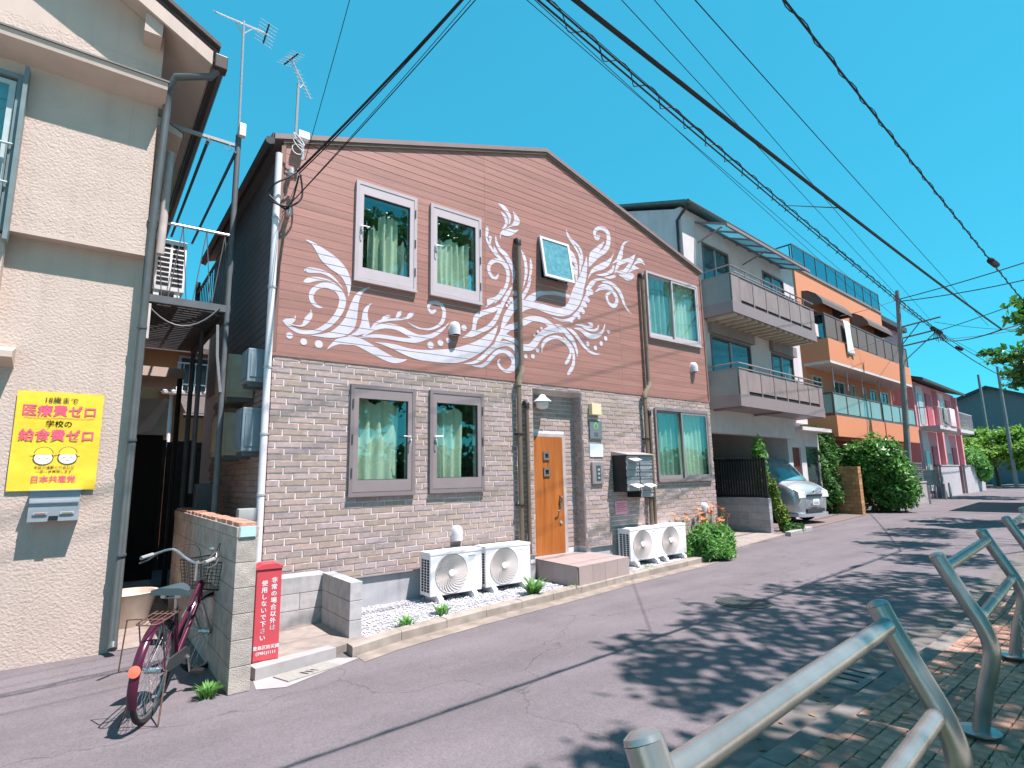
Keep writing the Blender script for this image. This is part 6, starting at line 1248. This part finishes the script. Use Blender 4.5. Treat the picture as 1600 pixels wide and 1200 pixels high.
ch=thing('chain','thin steel chain hanging at the second guard rail','chain',(4.95,1.05,.3)); 
for i in range(12): obj('link',MB().tube([(.012*math.cos(a*.785),0,.02*math.sin(a*.785)) for a in range(9)],.004,5).xf(Matrix.Translation((.01*(i%2),0,.38-.034*i))@Matrix.Rotation(math.pi/2*(i%2),4,'Z')),M_steel,ch)
# ---------------------------------------------------------------- utility poles
M_pole=mat('concrete_pole',(.19,.215,.22),.7,var=.12,scale=6,grunge=.2)
def upole(label,x,y,h,lean=0,arms=(),r=.13):
    t=thing('utility_pole',label,'utility pole',(x,y,0),0,'utility poles'); obj('shaft',MB().tube([(0,0,-.1),(0,lean*.5,h*.5),(0,lean,h)],[r,r*.85,r*.62],14),M_pole,t,smooth=True)
    for z,L in arms: obj('cross_arm',MB().tube([(0,lean*z/h,z),(0,lean*z/h-L,z+.12)],.035,8),M_greysteel,t,smooth=True)
    return t
pA=upole('grey utility pole in front of the orange apartments',27.9,8.92,9.4,-.55,((7.75,1.5),(7.25,1.4),(6.9,1.5)))
obj('brace',MB().tube([(0,-.35,6.14),(0,-1.75,7.3)],.02,6),M_greysteel,pA); obj('brace',MB().tube([(0,-.4,6.9),(0,-1.2,7.8)],.02,6),M_greysteel,pA)
cl=obj('closure_cluster',MB().tube([(-.5,-1.75,7.35),(.5,-1.75,7.3)],.09,8),M_wire,pA,smooth=True)
for i in range(7): obj('cable_loop',MB().tube(cr([(-.3+i*.1,-1.75,7.3),(-.35+i*.12,-1.7-.05*i,6.9-.05*(i%3)),(-.2+i*.1,-1.72,7.25)],5),.012,5),M_wire,cl)
for i,(dy,z) in enumerate(((-.25,8.6),(.1,9.1))): obj('insulator',MB().lathe([(.03,-.08),(.06,-.04),(.06,.04),(.03,.08)],(0,-.5+dy,z),n=10),M_white,pA,smooth=True)
upole('slim grey utility pole beyond the grey street walls',57,11.1,9.5,0,((8.4,1.4),(7.9,1.4)),.14)
upole('short far pole on the roofs left of the far utility pole',66,14.3,10.2,0,(),.16)
upole('utility pole behind the viewer carrying the near ends of the cables',-10,2.2,9.2,0,((7.7,.8),(6.7,.8)),.15)
# ---------------------------------------------------------------- cables
def cable(label,a,b,sg,r,n=22,name='cable',grp='overhead cables'):
    return tag(obj(name,MB().tube([tuple(p) for p in sag(a,b,sg,n)],r,6),M_wire,smooth=True),label,'cable',grp)
cable('thickest black overhead cable slanting across the upper right sky',(-10,1.05,4.28),(14.2,2.6,4.33),.18,.016)
tw=cable('twisted dark cable at the far upper right of the sky',(-10,.55,5.1),(20.4,2.77,5.15),.15,.009,40)
s_=MB(); P=[Vector(p) for p in sag((-10,.55,5.1),(20.4,2.77,5.15),.15,400)]
s_.tube([tuple(p+Vector((0,math.cos(i*.9)*.018,math.sin(i*.9)*.011))) for i,p in enumerate(P)],.005,4); obj('twist',s_,M_wire,tw)
cable('thin cable left of the twisted cable in the open sky',(-10,1.5,7.05),(27.9,5.5,7.15),.12,.007)
for i,(a,b,lb) in enumerate((((-10,2.33,7.6),(27.9,9.0,8.3),'lowest of the parallel thin cables above the grey house roof'),((-10,2.68,7.6),(27.9,8.4,8.0),'second lowest parallel thin cable above the grey house'),((-10,2.72,7.6),(27.9,7.7,7.9),'parallel thin cable just left of the coiled bundle'),((-10,1.68,7.6),(27.9,7.6,7.75),'thin cable directly above the coiled bundle'),((-10,1.38,7.6),(27.9,7.3,7.75),'topmost thin cable above the coiled bundle'))):
    cable(lb,a,b,.06,.006)
bn=cable('cable bundle wrapped in a loose coil running down the street',(-10,2.0,6.55),(27.9,6.9,7.0),.22,.012,40)
P=[Vector(p) for p in sag((-10,2.0,6.55),(27.9,6.9,7.0),.22,900)]
s_=MB().tube([tuple(p+Vector((0,math.cos(i*.42)*.06,math.sin(i*.42)*.06-.06))) for i,p in enumerate(P) if i>200],.007,4); obj('coil',s_,M_wire,bn)
obj('lower_strand',MB().tube([tuple(p-Vector((0,.02,.12))) for p in P[::20]],.012,5),M_wire,bn)
tag(obj('spacer',MB().tube([(5.6,2.07,4.16),(9.4,4.42,6.30)],.006,5),M_wire),'short tie wire between thickest cable and coiled bundle','cable','overhead cables')
for i,(a,b,sg,r,lb) in enumerate((((27.9,8.35,9.0),(27.9,-6,11.5),.5,.02,'upper crossing cable from the pole top to the right'),((27.9,8.35,8.9),(27.9,-6,10.6),.9,.02,'lower crossing cable sagging from the pole top to the right'),((27.9,7.1,7.3),(20,-3,8.0),.25,.014,'crossing cable from the arm end towards the right edge'),((27.9,7.0,6.9),(57,9.7,8.0),.35,.02,'cable pair running from the arm to the far pole'),((27.9,7.2,7.35),(57,9.7,8.5),.3,.014,'thin cable running from the arm to the far pole'),((27.9,8.4,9.0),(25.3,10.6,8.2),.1,.012,'drop cable from the pole top to the orange balcony'),((27.9,8.4,7.6),(24.0,10.5,6.2),.15,.009,'lower drop cable to the orange apartment balcony'),((27.9,8.4,8.7),(57,9.8,8.9),.3,.01,'uppermost thin cable from the pole to the far pole'),((27.9,7.2,7.7),(44,5,9.5),.3,.01,'thin cable from the arm rising to the right edge'),((27.9,7.0,6.9),(34,2,8.2),.2,.012,'short thick lead from the arm end to the right'),((27.9,8.4,8.2),(37.5,11.9,7.5),.2,.007,'thin drop from the pole to the tall pink building'),((57,9.7,8.2),(80,2,9.5),.3,.02,'cable leaving the far pole to the right'))):
    cable(lb,a,b,sg,r)
tag(obj('cable_closure',MB().lathe([(.03,-.35),(.09,-.3),(.09,.3),(.03,.35)],(31.5,7.35,7.05),ax='x',n=10),M_wire,smooth=True),'black cable closure hanging on the cable beyond the pole','cable closure')
tag(obj('cable_closure',MB().lathe([(.02,-.2),(.05,-.18),(.05,.18),(.02,.2)],(11.8,2.13,5.02),ax='x',n=10),M_wire,smooth=True),'black cable closure near the end of the twisted cable','cable closure')
cable('cable sloping from the pole arm to the end of the thickest cable',(27.9,7.1,6.9),(14.2,2.6,4.33),.12,.014)
cable('short lead from the thickest cable end to the right edge',(14.2,2.6,4.33),(21,-1.5,6.6),.05,.014)
# service drops to the brown house corner
for i,(a,b,sg,r,lb) in enumerate((((1.86,6.86,5.55),(2.9,3.2,6.75),.06,.015,'thick black service drop to the brown house corner'),((1.88,6.86,5.53),(2.9,3.2,6.76),.08,.008,'second strand under the thick service drop'),((1.72,6.88,4.98),(3.05,3.0,6.85),.05,.006,'thin service wire right of the thick drop'),((1.70,6.88,4.95),(3.02,3.0,6.88),.05,.004,'thinnest service wire beside the thin drop'),((1.95,6.87,5.75),(1.75,4.4,6.9),.03,.004,'fine wire rising from the house corner to the left'))):
    cable(lb,a,b,sg,r,14,grp='service drops to the brown house')
    
for k,pts in enumerate(([(1.86,6.86,5.55),(1.74,6.84,5.42),(1.60,6.86,5.30),(1.55,6.95,5.22)],[(1.90,6.86,5.52),(1.92,6.84,5.2),(1.74,6.82,5.02),(1.56,6.93,5.1)],[(1.88,6.86,5.5),(1.80,6.84,5.1),(1.72,6.85,5.0),(1.55,6.92,5.16)])):
    obj('cable_loop',MB().tube(cr(pts,6),.012,6),M_wire,H,True,smooth=True)
for z in (5.55,5.0): obj('wire_anchor',MB().lathe([(.012,-.05),(.03,-.03),(.03,.03),(.012,.05)],(1.80,6.9,z),n=10).box(1.775,1.825,6.93,6.999,z-.03,z+.03),M_alu,H,True)
for k in range(3): obj('wire_loop',MB().tube([(1.85+.07*math.cos(a*.5+k),6.86-.02*k,5.86+.06*k+.07*math.sin(a*.5)) for a in range(13)],.006,5),M_white,H,True)
# ---------------------------------------------------------------- aerials
def yagi(label,mast,tip,boom_dir,L,n,wide,mast_r=.016,back=True,elem=Vector((1,0,0))):
    t=thing('tv_aerial',label,'aerial',mast[0]); o=Vector(mast[0]); T=Matrix.Translation(-o)
    obj('mast',MB().tube([tuple(Vector(p)-o) for p in mast],mast_r,8),M_steel,t,smooth=True)
    c=Vector(tip)-o; d=Vector(boom_dir).normalized(); a=c-d*L*.5; b=c+d*L*.5
    obj('boom',MB().tube([tuple(a),tuple(b)],.010,6),M_alu,t)
    e=Vector(elem); e=(e-d*e.dot(d)).normalized()
    for i in range(n):
        p=a.lerp(b,(i+.5)/n); w=wide*(.75+.25*i/n); obj('element',MB().tube([tuple(p-e*w),tuple(p+e*w)],.0035,4),M_alu,t)
    if back:
        up=d.cross(e).normalized(); r0=b-d*.04
        obj('reflector_bar',MB().tube([tuple(r0-up*.14),tuple(r0+up*.14)],.012,6),M_cap,t)
        for k in range(-3,4):
            p=r0+up*.14*k/3; obj('reflector_rod',MB().tube([tuple(p-e*wide*1.5),tuple(p+e*wide*1.5)],.0035,4),M_alu,t)
    obj('boom_stay',MB().tube([tuple(c+d*L*.2),tuple(c-Vector((0,0,.16)))],.008,5).tube([tuple(c-d*L*.15),tuple(c-Vector((0,0,.16)))],.008,5),M_alu,t)
    return t
yagi('television aerial on a tall mast above the alley balcony',((1.29,7.65,6.2),(1.26,7.65,8.0)),(1.255,7.65,7.95),(.75,.5,.42),1.0,15,.11,elem=Vector((-.6,.4,.5)))
yagi('television aerial on the brown house left roof corner',((1.93,7.3,5.95),(1.95,7.35,7.15)),(1.97,7.35,7.25),(-.35,.0,.62),.62,11,.10,.02,elem=Vector((1,.5,0)))
bx_=thing('antenna_booster','small white booster box on the aerial mast above the alley','box',(1.31,7.6,6.2)); obj('case',MB().box(-.03,.05,-.05,.03,.02,.20,c=.008),M_white,bx_); obj('clamp',MB().box(-.05,.06,.0301,.05,.05,.08),M_alu,bx_)
bx_=thing('antenna_booster','white booster box at the brown house roof corner','box',(1.92,6.9,6.0)); obj('case',MB().box(-.07,.07,-.06,.04,.03,.13,c=.008),M_white,bx_); obj('clamp',MB().tube([(0,.0,-.25),(0,.0,.03)],.02,8),M_alu,bx_)
# leaf litter on the near pavement and road crumbs
rg=random.Random(77); g=MB()
for _ in range(260):
    x=rg.uniform(2.6,9); y=yat(KR,x)-rg.uniform(-.3,1.2); z=.066 if y<yat(KR,x)-.15 else .008; a=rg.uniform(0,6.28); s=rg.uniform(.012,.035)
    g.add([(x+s*math.cos(a),y+s*math.sin(a),z),(x-s*.5*math.sin(a),y+s*.5*math.cos(a),z+.006),(x-s*math.cos(a),y-s*math.sin(a),z+.002),(x+s*.5*math.sin(a),y-s*.5*math.cos(a),z+.004)],[(0,1,2,3)])
tag(obj('leaf_litter',g,mat('dead_leaf',(.22,.13,.06),.9,rnd=.4),kind='stuff',fix=False),'dry leaf litter scattered along the right kerb','leaf litter')
g=MB()
for _ in range(2600):
    x=rg.uniform(2.6,12); y=rg.uniform(-.6,.95)+.06*x; a=rg.uniform(0,6.28); h=rg.uniform(.03,.10); b0=Vector((x,y,.03)); w_=Vector((math.cos(a),math.sin(a),0))*.006; tp=b0+Vector((rg.gauss(0,.03),rg.gauss(0,.03),h))
    if math.sin(x*2.1)+math.sin(y*5+x)>.1: g.add([b0-w_,b0+w_,tp],[(0,1,2)])
tag(obj('moss_grass',g,leaf_mat('moss_green',(.10,.15,.02),(.20,.26,.05),.3),kind='stuff',fix=False),'sparse moss and grass on the ground beyond the pavers','grass')
